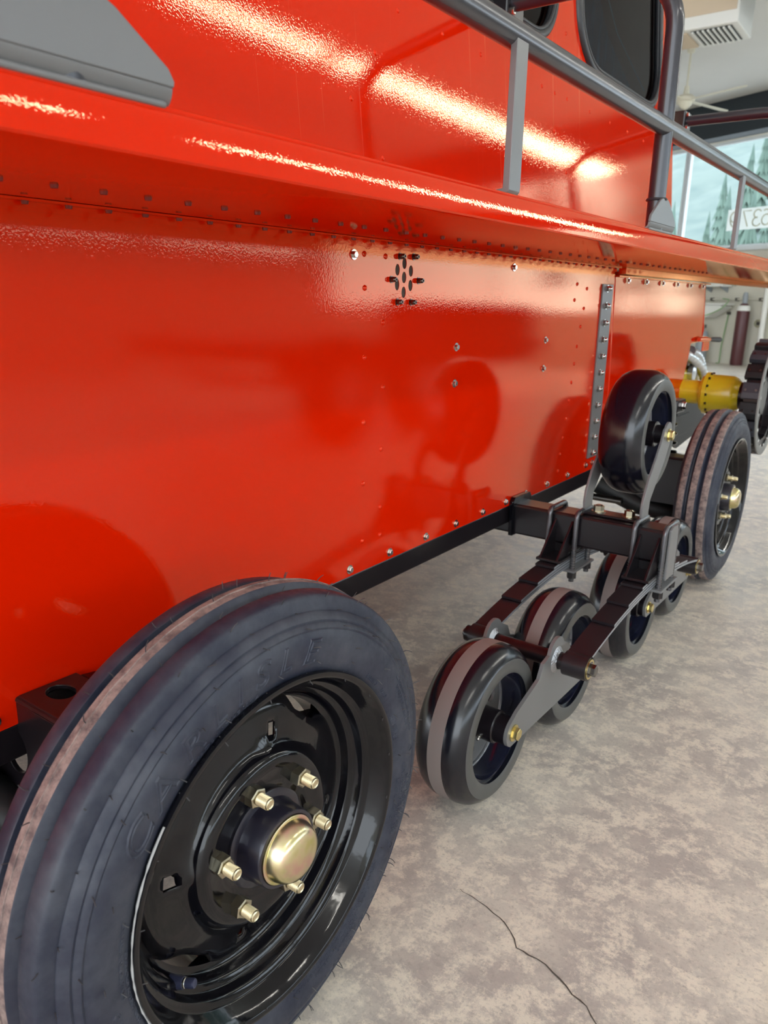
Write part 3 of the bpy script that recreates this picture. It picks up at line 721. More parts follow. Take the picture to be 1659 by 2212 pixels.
# ------------------------------------------------------------ big ribbed wheels
XC = -.058
tp = [(-.006, .190), (-.004, .198), (.000, .204), (.0028, .214), (.0042, .226), (.0042, .238), (.0022, .246), (.0010, .2475), (.0018, .250), (-.001, .2545), (-.0030, .2555), (-.0026, .258), (-.0075, .2655), (-.0100, .2665), (-.0100, .2690), (-.0122, .2770), (-.0135, .2810), (-.0170, .2835), (-.0330, .2855), (-.0350, .2845), (-.0370, .2760), (-.0410, .2745), (-.0430, .2765), (-.0470, .2875), (-.0485, .2890), (-.0580, .2900)]
tprof = tp+[(2*XC-x, r) for x, r in reversed(tp[:-1])]
mi = []
for k in range(len(tprof)-1):
    x = (tprof[k][0]+tprof[k+1][0])/2; mi.append(1 if abs(x-XC) < .0090 else (2 if abs(abs(x-XC)-.034) < .009 and 12 < k < len(tprof)-14 else 0))
def wheel(cy, cz, dx, detail):
    T = VM(); T.lathe(tprof, cy, cz, 160 if detail else 96, dx, mats=mi)
    tyre = T.part('tyre', [rubber, rubber_worn, rubber if detail else rubber_worn], smooth=38)
    if detail:
        q = VM(); q.tube([(dx+XC+.0006*sin(i*1.7), cy+.2902*cos(2*pi*i/180), cz+.2902*sin(2*pi*i/180)) for i in range(180)], .0009, 6, closed=True); q.part('mould_seam', rubber_worn, tyre)
    rim_p = [(-.001, .196), (.001, .199), (.0035, .1985), (.0040, .196), (.0020, .193), (-.004, .1905), (-.006, .188), (-.020, .1845), (-.0225, .1815), (-.024, .176), (-.027, .1745), (-.036, .1735), (-.0385, .171), (-.040, .166), (-.043, .1645), (-.052, .1635), (-.056, .160), (-.058, .155), (-.088, .154), (-.092, .175), (-.112, .188), (-.116, .199)]
    R = VM(); R.lathe(rim_p, cy, cz, 128, dx)
    rim = R.part('rim', black_gloss, tyre, smooth=50); s = rim.modifiers.new('s', 'SOLIDIFY'); s.thickness = .003; s.offset = 0
    # wheel disc: scalloped edge leaves four openings
    dp = [(-.072, .1555), (-.062, .1545), (-.0555, .150), (-.052, .144), (-.050, .136), (-.0488, .1285), (-.0462, .1135), (-.044, .106), (-.040, .1005), (-.034, .098), (-.0295, .0955), (-.0275, .091), (-.0290, .083), (-.0315, .070), (-.0315, .052), (-.036, .049), (-.042, .047)]
    D = VM(); seg = 144
    vs = []; n = len(dp)
    for i in range(seg):
        t = 2*pi*i/seg
        for j, (x, r) in enumerate(dp):
            # four openings: edge pulled inwards at 50, 140, 230 and 320 degrees
            u = ((math.degrees(t)-50+45) % 90)-45
            k = math.exp(-(u/13.5)**4)
            if r > .13: r = r-k*(r-.134)*.92; x = x+0*k
            # four embossed hollows
            u2 = ((math.degrees(t)-84+45) % 90)-45
            x += .007*math.exp(-(u2/7)**2)*math.exp(-((r-.108)/.010)**2)-.006*math.exp(-((u2+1)/4.5)**2)*math.exp(-((r-.113)/.006)**2)
            # dimples around the six studs
            u3 = ((math.degrees(t)-49+30) % 60)-30
            x += .0022*math.exp(-(u3/8)**2)*math.exp(-((r-.074)/.010)**2)
            vs.append((dx+x, cy+r*cos(t), cz+r*sin(t)))
    fs = [(i*n+k, i*n+k+1, ((i+1) % seg)*n+k+1, ((i+1) % seg)*n+k) for i in range(seg) for k in range(n-1) if not (k == 5 and any(abs(((i*2.5-c+180) % 360)-180) < 3.2 for c in (76, 172, 256, 346)))]
    D.add(vs, fs); disc = D.part('wheel_disc', black_gloss, tyre, smooth=60); s = disc.modifiers.new('s', 'SOLIDIFY'); s.thickness = .004; s.offset = 1 
    hp = [(-.044, .060), (-.0285, .058), (-.0265, .055), (-.026, .048), (-.021, .0465), (.002, .0445), (.0035, .0435), (.0038, .040), (.0015, .0375), (-.004, .037)]
    H = VM(); H.lathe(hp, cy, cz, 64, dx); H.part('hub', mat_hub, tyre, smooth=40)
    cp = [(.001, .0385), (.0052, .0388), (.0060, .0375), (.0058, .0358), (.0090, .0350), (.0180, .0325), (.0235, .0285), (.0265, .022), (.0280, .013), (.0284, .0001)]
    K = VM(); K.lathe(cp, cy, cz, 64, dx); K.part('hub_cap', zinc, tyre, smooth=50)
    for k in range(6):
        a = radians(49+60*k); y, z = cy+.0735*cos(a), cz+.0735*sin(a)
        nq = VM(); nq.lathe([(-.032, .0125), (-.0300, .0125), (-.0285, .010)], y, z, 20, dx); hexprism(nq, dx-.0300, dx-.0135, y, z, .0118, a0=k*.37+.3)
        nut = nq.part('lug_nut', nutm, tyre, smooth=30)
        sq = VM(); pr = [(-.016, .0066)]; x = -.0135
        while x < .0005:
            pr += [(x, .0064), (x+.0006, .0070), (x+.0012, .0064)]; x += .0013
        pr += [(.0022, .0060), (.0030, .0048), (.0022, .0036), (.0018, .0001)]
        sq.lathe(pr, y, z, 20, dx); sq.part('wheel_stud', studm, tyre, smooth=25)
    return tyre
mat_hub = mat('hub_dark_enamel', (.012, .011, .022), .32, .2, .4)
nutm = mat('plated_nut', (.45, .41, .30), .28, 1.0); studm = mat('plated_stud', (.72, .63, .42), .3, 1.0)
CY1, CZ1 = .521, .2895
t1 = wheel(CY1, CZ1, 0, True); t1['label'] = 'large ribbed tyre nearest the camera with raised lettering'
t2 = wheel(2.672, .2895, 0, False); t2['label'] = 'ribbed tyre far in front beyond the small rollers'
# mounting axle stubs and boxed suspension brackets
for k, cy in enumerate((CY1, 2.672)):
    q = VM(); q.tube([(-.36, cy, .29), (-.045, cy, .29)], .028, 20); q.part('axle_stub', black_satin, smooth=60)
    q = VM(); q.lathe([(-.16, .03), (-.16, .075), (-.125, .085), (-.11, .085), (-.11, .03)], cy, .29, 40); q.part('brake_drum', black_matte, smooth=40)
    # box with holes
    oy = cy-CY1
    q = VM(); q.prism([(-.308, .400+oy), (-.13, .400+oy), (-.13, .475+oy), (-.308, .475+oy)], .4155, .4215, 'z', holes=[[(-.278+.020*cos(a), .436+oy+.0155*sin(a)) for a in [2*pi*i/24 for i in range(24)]]])
    bx = q.part('bracket_top', black_satin, smooth=30, bevel=.001)
    q = VM(); q.prism([(-.40, .262), (-.13, .262), (-.13, .413), (-.315, .413), (-.40, .345)], .398+oy, .404+oy, 'y', holes=[[(-.322+.024*cos(a), .345+.030*sin(a)) for a in [2*pi*i/24 for i in range(24)]]])
    q.part('bracket_face', black_satin, bx, smooth=30, bevel=.001)
    q = VM(); q.tube([(-.316, .401+oy, .4155), (-.13, .401+oy, .4155)], .004, 8); q.part('weld_bead', black_satin, bx)
    q = VM(); q.prism([(.475+oy, .4215), (.475+oy, .4150), (.60+oy, .395), (.66+oy, .33), (.666+oy, .333), (.605+oy, .4025)], -.30, -.15, 'x'); q.part('sloped_plate', black_gloss, bx, smooth=0, bevel=.002)
    q = VM(); q.prism([(.404+oy, .413), (.404+oy, .262), (.62+oy, .262), (.655+oy, .33), (.60+oy, .40), (.47+oy, .413)], -.307, -.30, 'x'); q.part('bracket_side', black_matte, bx, smooth=0)
    q = VM(); q.tube([(-.40, .36+oy, .30), (-.27, .40+oy, .24), (-.16, .45+oy, .22)], .030, 16); q.part('radius_arm', black_matte, bx, smooth=60)
    q = VM(); q.tube([(-.42, .33+oy, .262), (-.30, .33+oy, .262)], .012, 12); q.part('pivot_bolt', darksteel, bx, smooth=60)

# lettering and rubber whiskers on the near tyre
def sideX(r):
    for (x0, r0), (x1, r1) in zip(tp, tp[1:]):
        if r0 <= r <= r1: return x0+(x1-x0)*(r-r0)/max(r1-r0, 1e-6)
    return .003
def arc_char(mb, vs, fs, ang, r0, zs=1., sx=1.):
    out = []
    for v in vs:
        r = r0+v.y; a = ang-v.x*sx/r0
        out.append((sideX(min(max(r, .196), .262))+v.z*zs, CY1+r*cos(a), CZ1+r*sin(a)))
    mb.add(out, fs)
q = VM(); q2 = VM()
for ch, ang, sx in zip('CARLISLE', (146.3, 135.2, 123.6, 114.4, 107.0, 99.2, 90.2, 80.6), (1.35, 1.35, 1.2, .95, .95, 1.1, .95, 1.05)):
    vs, fs = text_mesh(ch, .038, .0004, .0, False, 4, shear=.25); arc_char(q2, vs, fs, radians(ang), .2135, 1., sx)
    vs, fs = text_mesh(ch, .038, .0, .0011, True, 4, shear=.25); arc_char(q, vs, fs, radians(ang), .2135, 1.3, sx)
q2.part('raised_letters', rubber, t1, smooth=0); q.part('letter_outline', rubber, t1, smooth=40)
def arc_text(txt, a_mid, r0, size, sp=1.0, outline=False, ex=.0005, bv=.0003):
    vs, fs = text_mesh(txt, size, ex if not outline else 0, bv, outline, 2, spacing=sp); arc_char(small, vs, fs, radians(a_mid), r0)
small = VM()
arc_text('MADE IN THE U.S.A.', 112.3, .2010, .0098, 1.08)
arc_text('6 PLY RATING', -15.9, .2415, .0090, 1.15)
arc_text('MAX. INFL. 64 P.S.I.', -16.5, .2330, .0082, 1.12)
arc_text('CAT. 0522230 TUBE TYPE', -14.6, .2235, .0082, 1.10)
arc_text('LOAD RANGE C', -14.4, .2140, .0070, 1.1)
arc_text('INFLATE TO MAXIMUM PRESSURE', 20.5, .2385, .0062, 1.05); arc_text('TO SEAT BEADS ON RIM', 21, .2310, .0062, 1.05)
arc_text('5-55035-2', 43, .2070, .0070, 1.0); arc_text('5200-5', 33, .2090, .0062, 1.0)
arc_text('RIB TIRE', 15, .2070, .0110, 1.0, True, bv=.0004)
for i, ln in enumerate(('SAFETY WARNING', 'SERIOUS INJURY MAY RESULT FROM TIRE FAILURE', 'DUE TO UNDERINFLATION OR OVERLOADING FOLLOW OWNERS MANUAL', 'EXPLOSION OF TIRE AND RIM ASSEMBLY DUE TO IMPROPER MOUNTING')):
    arc_text(ln, -61-i*.4, .2250-.0068*i, .0054, 1.0)
arc_text('LOAD AND INFLATION TABLE', 176, .2100, .0056, 1.0); arc_text('MOUNT ONLY ON APPROVED RIM', 186, .2030, .0056, 1.0)
arc_text('FARM SPECIALIST', -58, .2385, .016, 1.15, True, bv=.0004)
arc_text('5.00-15', 196, .2190, .020, 1.0, True, bv=.0005)
small.part('small_lettering', rubber, t1, smooth=0)['kind'] = 'stuff'
for (a, r) in ((2, .2385), (-31, .2330), (26, .2290)):
    o = VM(); o.tube([(sideX(r), CY1+r*cos(radians(a))+.0042*cos(b), CZ1+r*sin(radians(a))+.0042*sin(b)) for b in [2*pi*i/14 for i in range(14)]], .0006, 5, closed=True)
    o.part('mould_mark', rubber, t1)
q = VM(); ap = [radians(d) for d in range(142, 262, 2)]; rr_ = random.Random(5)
q.tube([(.0022, CY1+.2003*cos(a), CZ1+.2003*sin(a)) for a in ap], [.0011*(.5+.9*rr_.random()) for a in ap], 6); q.part('rim_highlight_arc', mat('pale_rim_highlight', (.42, .42, .42), .8), t1, smooth=60)  # pale arc paints a white highlight along the left of the rim lip
def whisk(mb, p, d, ln, bend, r=.00058):
    p = Vector(p); d = Vector(d).normalized(); b = Vector(bend)
    pts = [p-d*.002, p+d*ln*.35, p+d*ln*.7+b*ln*.2, p+d*ln+b*ln*.5]
    mb.tube(pts, [r, r, r*.9, r*.7], 5)
wh = VM(); rnd = random.Random(3)
def ring(r, x, n, out, ln, off=0):
    for i in range(n):
        a = 2*pi*(i+off)/n+rnd.uniform(-.02, .02); ra = Vector((0, cos(a), sin(a))); tg_ = Vector((0, sin(a), -cos(a)))
        d = ra*out[0]+Vector((1, 0, 0))*out[1]+tg_*rnd.uniform(-.3, .3)
        whisk(wh, (x, CY1+r*cos(a), CZ1+r*sin(a)), d, ln*rnd.uniform(.75, 1.15), tg_*rnd.uniform(-.2, .9)+Vector((0, 0, -.25)))
ring(.2900, XC, 22, (1, .15), .012); ring(.2875, XC-.0105, 22, (1, -.1), .010, .5)
ring(.2800, -.0135, 26, (.9, .5), .011, .3); ring(.2670, -.0100, 26, (.35, .8), .009); ring(.2855, -.034, 22, (1, .2), .008, .1)
ring(.2520, .0012, 24, (.2, .9), .009, .5); ring(.2300, .0042, 18, (.3, .7), .008); ring(.2140, .0028, 20, (-.2, .8), .007, .2)
ring(.1990, .0005, 20, (-.9, .5), .010, .4); ring(.2855, -.083, 20, (1, -.3), .010)
wo_ = wh.part('rubber_whiskers', rubber_whisk if 'rubber_whisk' in globals() else mat('whisker_rubber', (.045, .042, .045), .5), t1, smooth=60); wo_['kind'] = 'stuff'
wh = VM()
for i in range(34):
    a = 2*pi*i/34; wh_d = Vector((.2, cos(a), sin(a))); whisk(wh, (XC+(.04 if i % 2 else 0), 2.672+.287*cos(a), .2895+.287*sin(a)), wh_d, .011, (0, 0, -.2), .0005)
o = wh.part('rubber_whiskers', bpy.data.materials['whisker_rubber'], t2, smooth=60); o['kind'] = 'stuff'
# valve stem with cap
q = VM(); a0 = Vector((-.048, .3992, .1762)); dv = Vector((.032, .0134, .0077)).normalized()
q.tube([a0-dv*.008, a0, a0+dv*.014, a0+dv*.0145], [.0085, .0080, .0062, .0045], 20)
vst = q.part('valve_stem', mat('blue_black_valve', (.03, .035, .075), .35), t1, smooth=40)
VM().tube([a0+dv*.0145, a0+dv*.0165, a0+dv*.017], [.0056, .0056, .005], 20).part('valve_collar', steel, t1)
VM().tube([a0+dv*.017, a0+dv*.025, a0+dv*.027, a0+dv*.0275], [.0052, .0052, .0045, .0022], 20).part('valve_cap', bpy.data.materials['blue_black_valve'], t1, smooth=40)

# ------------------------------------------------------------ rollers (small solid wheels)
rp_face = [(-.012, .1005), (-.002, .1015), (.0, .104), (.0006, .1255), (-.0004, .1275), (-.003, .1315), (-.010, .1390), (-.018, .1440), (-.027, .1470), (-.036, .1480), (-.064, .1480), (-.073, .1470), (-.082, .1440), (-.090, .1390), (-.097, .1315), (-.0996, .1275), (-.100, .104), (-.098, .1015), (-.088, .1005)]
rmi = [0, 2, 2, 2, 0, 0, 0, 0, 0, 1, 0, 0, 0, 0, 0, 2, 2, 0]
def roller(cy, cz, x, grease=True, band=True):
    q = VM(); q.lathe(rp_face, cy, cz, 96, x, mats=[m if band else (0 if m == 1 else m) for m in rmi])
    R = q.part('roller', [roller_gloss, roller_band, roller_face], smooth=40)
    q = VM(); q.lathe([(-.010, .1005), (-.090, .1005), (-.090, .097), (-.058, .096), (-.052, .094), (-.010, .097), (-.010, .1005)], cy, cz, 80, x); q.part('rim_band', black_satin_b, R, smooth=40)
    hs = []
    for k in range(6):
        a = 2*pi*k/6+.35; hs.append([(cy+.062*cos(a)+.0135*cos(b), cz+.062*sin(a)+.0135*sin(b)) for b in [2*pi*i/14 for i in range(14)]])
    q = VM(); q.prism(circle(cy, cz, .0955, 64), x-.060, x-.054, 'x', holes=hs); q.part('web_plate', grey_coat, R, smooth=30)
    q = VM(); q.tube([(x-.0525, cy+.0935*cos(b), cz+.0935*sin(b)) for b in [radians(-150)+radians(210)*i/60 for i in range(61)]], .0035, 8); q.part('weld_ring', weld, R)
    q = VM(); q.lathe([(-.056, .030), (-.052, .034), (-.048, .030), (-.008, .030), (-.006, .028), (-.006, .001)], cy, cz, 40, x); q.part('bearing_hub', black_satin, R, smooth=40)
    q = VM(); q.lathe([(-.054, .030), (-.054, .036), (-.048, .031)], cy, cz, 40, x); q.part('hub_weld', weld, R, smooth=40)
    if grease:
        q = VM(); a = radians(205); p = Vector((x-.030, cy+.030*cos(a), cz+.030*sin(a))); d = Vector((.15, cos(a), sin(a))).normalized()
        q.tube([p, p+d*.004, p+d*.004, p+d*.007, p+d*.010], [.0045, .0045, .003, .0036, .002], 10); q.part('grease_nipple', steel, R)
    return R
black_block = mat('sprocket_rubber', (.040, .042, .052), .42)
grey_edge = mat('worn_grey_edge', (.20, .20, .19), .5)
black_satin_b = mat('blue_black_rim', (.010, .012, .030), .22, .2, .5)
RZ = .148
ROL = [(1.113, -.03), (1.455, -.03), (1.872, -.02), (2.235, -.03)]
for k, (y, x) in enumerate(ROL):
    r = roller(y, RZ, x); r['label'] = ('small solid roller nearest the camera', 'second small roller behind the front bracket plate', 'third small roller under the spring clamp', 'fourth small roller beside the far ribbed tyre')[k]
rr = roller(1.822, .598, -.018, True, False); rr['label'] = 'idler roller held above the axle beam'
brass = mat('yellow_plated_bolt', (.72, .60, .26), .25, 1.0)
def bolt(x, cy, cz, r=.0115, ln=.010, m=brass, parent=None, name='axle_bolt', wash=True, mw=None):
    q = VM(); 
    if wash: q.lathe([(0, r*1.35), (.0022, r*1.35), (.0022, r*.6)], cy, cz, 24, x)
    hexprism(q, x+.002, x+.002+ln, cy, cz, r, a0=.3); return q.part(name, m, parent, smooth=30)
def bogie(yc, w1_, w2_, k):
    py, pz = yc, .225
    # pivot tube
    q = VM(); q.lathe([(-.205, .001), (-.205, .0165), (.012, .0165), (.012, .001)], py, pz, 24); pv = q.part('pivot_tube', black_satin, smooth=40)
    def plate(x0, x1, name):
        poly = []
        poly += [(w1_+.026*cos(a), RZ+.026*sin(a)) for a in [radians(d) for d in range(250, 120, -18)]]
        poly += [(w1_+.012, RZ+.036), (py-.075, .212), (py-.060, .238)]
        poly += [(py+.034*cos(a)-.0, pz+.032*sin(a)+.014) for a in [radians(d) for d in range(170, 10, -18)]]
        poly += [(py+.060, .238), (py+.075, .212), (w2_-.012, RZ+.036)]
        poly += [(w2_+.026*cos(a), RZ+.026*sin(a)) for a in [radians(d) for d in range(60, -70, -18)]]
        poly += [(w2_-.02, RZ-.024), (w1_+.02, RZ-.024)]
        q = VM(); q.prism(poly, x0, x1, 'x'); return q.part(name, grey_coat, pv, smooth=30, bevel=.001)
    plate(-.014, -.007, 'bogie_plate'); plate(-.150, -.143, 'bogie_plate')
    for x, s_ in ((-.007, 1), (-.014, -1), (-.143, 1)):
        q = VM(); q.lathe([(0, .0265), (.007*s_, .0175)], py, pz, 28, x); q.part('weld_collar', weld, pv, smooth=40)
    for wy in (w1_, w2_):
        q = VM(); q.tube([(-.145, wy, RZ), (-.007, wy, RZ)], .010, 16); q.part('axle_pin', darksteel, pv)
        q = VM(); q.tube([(-.036, wy, RZ), (-.0145, wy, RZ)], .026, 24); q.part('spacer', black_satin, pv, smooth=40)
        bolt(-.007, wy, RZ, .0115, .010, brass, pv)
    return pv
for k, (yc, a, b) in enumerate(((1.284, 1.113, 1.455), (2.052, 1.872, 2.235))): bogie(yc, a, b, k)

# ------------------------------------------------------------ axle beam, springs and clamps
bY0, bY1, bZ0, bZ1 = 1.662, 1.737, .334, .410
beam = VM().box(-.40, .076, bY0, bY1, bZ0, bZ1).part('axle_beam', black_satin, smooth=0, bevel=.006)
q = VM(); q.prism([(bY0-.010, bZ0-.004), (bY1+.010, bZ0-.004), (bY1+.014, bZ1+.008), (bY1+.006, bZ1+.018), (bY0-.006, bZ1+.018), (bY0-.014, bZ1+.008)], -.309, -.297, 'x'); q.part('beam_collar', black_gloss, beam, smooth=0, bevel=.003)
q = VM(); q.prism([(bY0-.004, .30), (bY0-.004, bZ1+.006), (bY0+.012, bZ1+.012), (bY0+.048, bZ1+.010), (bY0+.055, bZ1-.02), (bY0+.055, .30)], .074, .080, 'x'); q.part('beam_end_plate', grey_coat, beam, smooth=0, bevel=.002)
YC = 1.668
def leafspring(xc, eyes=(1.284, 2.052)):
    hw = .0235; th = .0054; mbs = []
    yc = (eyes[0]+eyes[1])/2; H = (eyes[1]-eyes[0])/2
    def zc(y): return .2825-.29*((y-yc)**2)
    sets = [(H-.006, 0), (.262, 1), (.182, 2), (.098, 3)]
    root = None
    for ln, lv in sets:
        n = 20; top = []; bot = []
        for i in range(n+1):
            y = yc-ln+2*ln*i/n; sl = -.58*(y-yc); nn_ = Vector((-sl, 1)).normalized()
            o = lv*(th+.0013); top.append((y+nn_.x*(o+th), zc(y)+nn_.y*(o+th))); bot.append((y+nn_.x*o, zc(y)+nn_.y*o))
        q = VM(); poly = top+bot[::-1]; m_ = 2*(n+1)
        vs = [(xc-hw, y, z) for y, z in poly]+[(xc+hw, y, z) for y, z in poly]
        fs = []; mi_ = []
        for i in range(n):
            j = 2*n+1-i
            fs.append((i, i+1, j-1, j)); mi_.append(1); fs.append((i+m_, i+1+m_, j-1+m_, j+m_)); mi_.append(1)
        for i in range(m_): fs.append((i, (i+1) % m_, (i+1) % m_+m_, i+m_)); mi_.append(0)
        q.v = vs; q.f = fs; q.m = mi_
        p = q.part('leaf_spring' if lv == 0 else 'spring_leaf', [spring_mat, leaf_edge], root, smooth=30)
        if lv == 0: root = p
    for e in eyes:
        q = VM(); q.lathe([(-hw, .0165), (-hw, .0235), (hw, .0235), (hw, .0165)], e, .225, 32, xc); q.part('spring_eye', spring_mat, root, smooth=40)
        if xc > -.1:
            bolt(xc+hw, e, .225, .0115, .012, darksteel, root, 'eye_bolt')
            q = VM(); q.lathe([(0, .0195), (.002, .0195), (.002, .010)], e, .225, 24, xc+hw); q.part('eye_washer', brass, root, smooth=30)
        else:
            q = VM(); q.tube([(xc-hw-.02, e, .225), (xc-hw, e, .225)], [.0075, .0075], 12); q.part('eye_bolt_end', darksteel, root)
            q = VM(); hexprism(q, xc-hw-.012, xc-hw, e, .225, .012); q.part('eye_nut', black_satin, root, smooth=30)
    # seat between spring and beam
    q = VM(); q.box(xc-.030, xc+.030, yc-.085, yc+.085, .3095, .3155); st = q.part('spring_seat', black_satin, root, smooth=0, bevel=.001)
    q = VM(); q.box(xc-.026, xc+.026, bY0+.002, bY1-.002, .3155, .3345); q.part('seat_block', black_satin, root, smooth=0)
    for dx in (-.021, .021):
        for sgn, y0 in ((-1, bY0), (1, bY1)):
            ye = yc-.084 if sgn < 0 else yc+.084
            q = VM(); q.prism([(y0+sgn*.0005, .3155), (ye, .3155), (y0+sgn*.0005, .395)], xc+dx-.0025, xc+dx+.0025, 'x'); q.part('gusset', black_satin, root, smooth=0, bevel=.0006)
    # clamp plate under the spring and two U-bolts over the beam
    q = VM(); q.box(xc-.046, xc+.046, bY0-.026, bY1+.026, .2755, .2815); q.part('clamp_plate', grey_coat, root, smooth=0, bevel=.002)
    for dx in (-.0335, .0335):
        r = .0062; y0, y1 = bY0-.009, bY1+.009; pts = [(xc+dx, y0, .2500), (xc+dx, y0, .34), (xc+dx, y0, bZ1-.006)]
        for i in range(1, 6): a = pi/2*i/5; pts.append((xc+dx, y0+.014*(1-cos(a)), bZ1-.006+.0145*sin(a)))
        for i in range(0, 5): a = pi/2*i/5; pts.append((xc+dx, y1-.014+.014*sin(a), bZ1-.006+.0145*cos(a)))
        pts += [(xc+dx, y1, bZ1-.006), (xc+dx, y1, .34), (xc+dx, y1, .2500)]
        q = VM(); q.tube(pts, r, 14); ub_ = q.part('u_bolt', rail_coat, root, smooth=60)
        q = VM()
        for y in (y0, y1):
            zz = .330
            while zz > .285: q.tube([(xc+dx, y, zz), (xc+dx, y, zz-.0012)], .0068, 10); zz -= .0062
        q.part('u_bolt_thread', darksteel, root, smooth=60)
        for y in (y0, y1):
            q = VM(); h = [(xc+dx+.0118*cos(pi/3*i), y+.0118*sin(pi/3*i)) for i in range(6)]; q.prism(h, .259, .275, 'z'); q.part('u_bolt_nut', black_satin, root, smooth=0, bevel=.0008)
    return root
leafspring(.0345); leafspring(-.1685)

# idler fork standing on the beam
arm = [(1.690, .4105), (1.683, .440), (1.688, .468), (1.712, .510), (1.748, .552), (1.776, .590), (1.790, .617)]+[(1.818+.027*cos(a), .603+.027*sin(a)) for a in [radians(d) for d in range(150, -30, -20)]]+[(1.838, .575), (1.812, .538), (1.770, .495), (1.735, .458), (1.732, .435), (1.735, .4105)]
for x in (-.002, -.136):
    q = VM(); q.prism(arm, x, x+.006, 'x'); fork = q.part('idler_arm', grey_coat, None if x > -.1 else fork, smooth=30, bevel=.001)
    if x > -.1: FK = fork
VM().box(-.136, .004, 1.688, 1.735, .4105, .4165).part('fork_base', black_satin, FK, smooth=0, bevel=.0015)
for x in (-.032, -.106):
    q = VM(); h = [(x+.0125*cos(pi/3*i+.2), 1.712+.0125*sin(pi/3*i+.2)) for i in range(6)]; q.lathe([(.4165, .017), (.4185, .017), (.4185, .01)], x, 1.712, 20, axis='z'); q.prism(h, .4185, .431, 'z'); q.lathe([(.431, .0085), (.4335, .006), (.4335, .001)], x, 1.712, 16, axis='z')
    q.part('fork_bolt', nutm, FK, smooth=30)
q = VM(); q.tube([(-.130, 1.820, .599), (-.002, 1.820, .599)], .011, 16); q.part('idler_pin', darksteel, FK)
q = VM(); q.tube([(-.030, 1.820, .599), (-.003, 1.820, .599)], .022, 24); q.part('idler_spacer', black_satin, FK, smooth=40)
bolt(.004, 1.820, .599, .0115, .010, brass, FK)

# ------------------------------------------------------------ front end beyond the far tyre
q = VM(); q.prism([(3.508, .583), (3.57, .436), (3.451, .381), (3.17, .35), (3.02, .40), (3.02, .53), (3.224, .528), (3.363, .557)], -.335, -.325, 'x'); q.part('front_frame_plate', black_matte, smooth=0)
mb = VM(); mb.box(-.52, -.36, 3.20, 3.56, .53, .66); eng = mb.part('engine_block', yellow, smooth=0, bevel=.02, bseg=3)
VM().box(-.365, -.345, 3.24, 3.50, .585, .600).part('block_rib', yellow, eng, smooth=0, bevel=.004)
VM().box(-.365, -.345, 3.22, 3.46, .545, .556).part('block_rib', yellow, eng, smooth=0, bevel=.004)
q = VM(); q.lathe([(-.36, .001), (-.36, .035), (-.34, .035), (-.335, .02), (-.335, .001)], 3.36, .64, 24); q.part('fuel_pump', silver, eng, smooth=40)
for k, pts in enumerate(([(-.34, 3.17, .725), (-.335, 3.30, .700), (-.335, 3.45, .655), (-.335, 3.53, .60)], [(-.345, 3.28, .735), (-.34, 3.38, .71), (-.34, 3.45, .675), (-.34, 3.50, .63)])):
    b = bezier(pts, 12); rs = [.017+.0025*(i % 4 < 2) for i in range(len(b))]
    q = VM(); q.tube(b, rs, 14); q.part('sleeved_hose', silver, eng, smooth=70)
q = VM(); q.tube([(-.40, 3.22, .76), (-.37, 3.40, .71)], .03, 14); q.part('intake_pipe', grey_m, eng, smooth=60)
q = VM(); q.box(-.42, -.36, 3.36, 3.46, .66, .73); q.part('carburettor', darksteel, eng, smooth=0, bevel=.01)
# hood latch
lt_ = VM().tube([(-.300, 3.20, .782), (-.298, 3.26, .783), (-.296, 3.345, .781)], [.008, .012, .009], 12).part('hood_latch', red, smooth=60)
VM().tube([(-.296, 3.345, .781), (-.296, 3.40, .780), (-.296, 3.52, .777), (-.296, 3.55, .776)], [.005, .010, .011, .006], 12).part('latch_grip', black_matte, lt_, smooth=60)
VM().box(-.304, -.298, 3.27, 3.37, .735, .775).part('latch_tab', red, lt_, smooth=0, bevel=.003)
# coil spring and damper
q = VM(); pts = []
for i in range(0, 9*16+1):
    a = 2*pi*i/16; t = i/(9*16); pts.append((-.245+.036*cos(a), 2.66+.12*t+.036*sin(a), .545-.30*t))
q.tube(pts, .0062, 8); cs = q.part('coil_spring', black_gloss, smooth=60)
q = VM(); q.tube([(-.245, 2.65, .60), (-.245, 2.72, .40), (-.245, 2.79, .22)], .014, 14); q.part('damper', black_satin, cs, smooth=60)
VM().box(-.31, -.19, 2.60, 2.70, .555, .60).part('spring_cup', black_satin, cs, smooth=0, bevel=.006)
bolt(-.19, 2.66, .580, .012, .010, steel, cs, 'cup_bolt')
VM().box(-.31, -.20, 2.70, 2.84, .205, .235).part('spring_base', black_satin, cs, smooth=0, bevel=.004)
# yellow final drive
q = VM(); q.lathe([(-.235, .001), (-.235, .066), (-.224, .068), (-.224, .079), (-.210, .079), (-.210, .072), (-.130, .0705), (-.115, .064), (-.098, .048), (-.06, .044), (-.06, .001)], 3.10, .588, 56)
fd = q.part('final_drive_housing', yellow, smooth=35)
for i in range(14):
    a = 2*pi*i/14; bb = VM(); hexprism(bb, -.210, -.203, 3.10+.0752*cos(a), .588+.0752*sin(a), .0052); bb.part('housing_bolt', darksteel, fd, smooth=30)
q = VM(); q.tube([(-.40, 3.10, .588), (-.23, 3.10, .588)], .045, 20); q.part('drive_shaft_tube', yellow, fd, smooth=60)
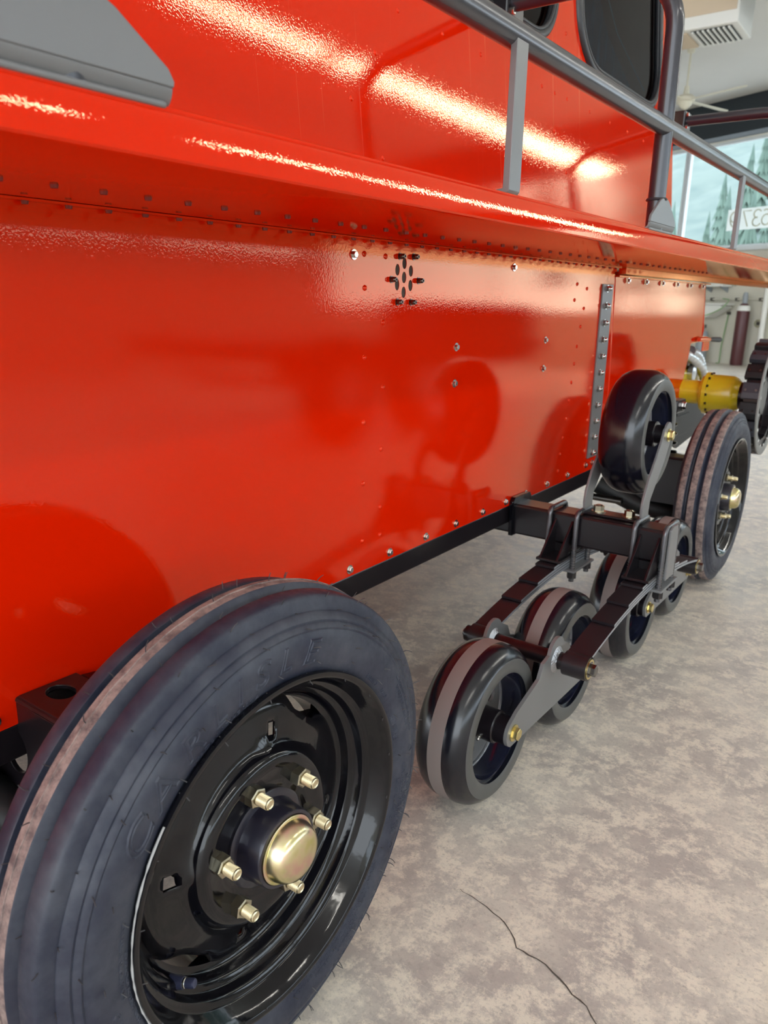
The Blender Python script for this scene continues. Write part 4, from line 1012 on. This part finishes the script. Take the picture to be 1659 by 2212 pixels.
# drive sprocket with a ring of stepped rubber blocks
SY, SZ, SR = 3.10, .588, .194
q = VM(); q.lathe([(-.052, .155), (-.052, SR), (-.006, SR), (-.006, .155)], SY, SZ, 72, closed=True); sp = q.part('drive_sprocket', black_satin, smooth=35)
nb = 18
for i in range(nb):
    a0 = 2*pi*i/nb; da = 2*pi/nb
    poly = [(SR-.004, a0+.05*da), (SR+.008, a0+.05*da), (SR+.016, a0+.58*da), (SR+.016, a0+.86*da), (SR-.004, a0+.90*da)]
    pts = [(SY+r*cos(a), SZ+r*sin(a)) for r, a in poly]
    q = VM(); q.prism(pts, -.060, .0, 'x'); p = q.part('sprocket_block', black_matte if i % 2 else black_block, sp, smooth=0, bevel=.002)
q = VM(); q.lathe([(.001, .181), (.0025, .187), (.0025, .207), (.001, .2105), (-.003, .2105), (-.003, .181)], SY, SZ, 90, closed=True); q.part('sprocket_edge_ring', grey_edge, sp, smooth=35)
q = VM(); q.prism(circle(SY, SZ, .168, 60), -.034, -.028, 'x', holes=[circle(SY+.11*cos(2*pi*i/6), SZ+.11*sin(2*pi*i/6), .028, 16) for i in range(6)]); q.part('sprocket_web', black_satin, sp, smooth=30)
for i in range(nb):
    a = 2*pi*(i+.5)/nb; c, s_ = cos(a), sin(a)
    q = VM(); q.add([(x, SY+r*c-t*s_, SZ+r*s_+t*c) for x in (-.03, -.006) for r in (.15, .19) for t in (-.003, .003)], [(0, 1, 3, 2), (4, 6, 7, 5), (0, 4, 5, 1), (2, 3, 7, 6), (0, 2, 6, 4), (1, 5, 7, 3)])
    q.part('sprocket_rib', black_satin, sp, smooth=0)
    bb = VM(); hexprism(bb, -.006, .002, SY+.178*cos(a+.1), SZ+.178*sin(a+.1), .007); bb.part('sprocket_bolt', steel, sp, smooth=30)
for i in range(nb):
    a = 2*pi*(i+.5)/nb-.02
    for x in (-.048, -.014):
        q = VM(); p0 = Vector((x, SY+(SR+.012)*cos(a), SZ+(SR+.012)*sin(a))); d = Vector((0, cos(a), sin(a)))
        q.tube([p0, p0+d*.0035], .0042, 10); q.part('block_screw', darksteel, sp, smooth=40)
q = VM(); q.lathe([(-.10, .05), (-.03, .045), (-.03, .06), (-.02, .06), (-.02, .001)], SY, SZ, 40); q.part('sprocket_hub', black_satin, sp, smooth=35)
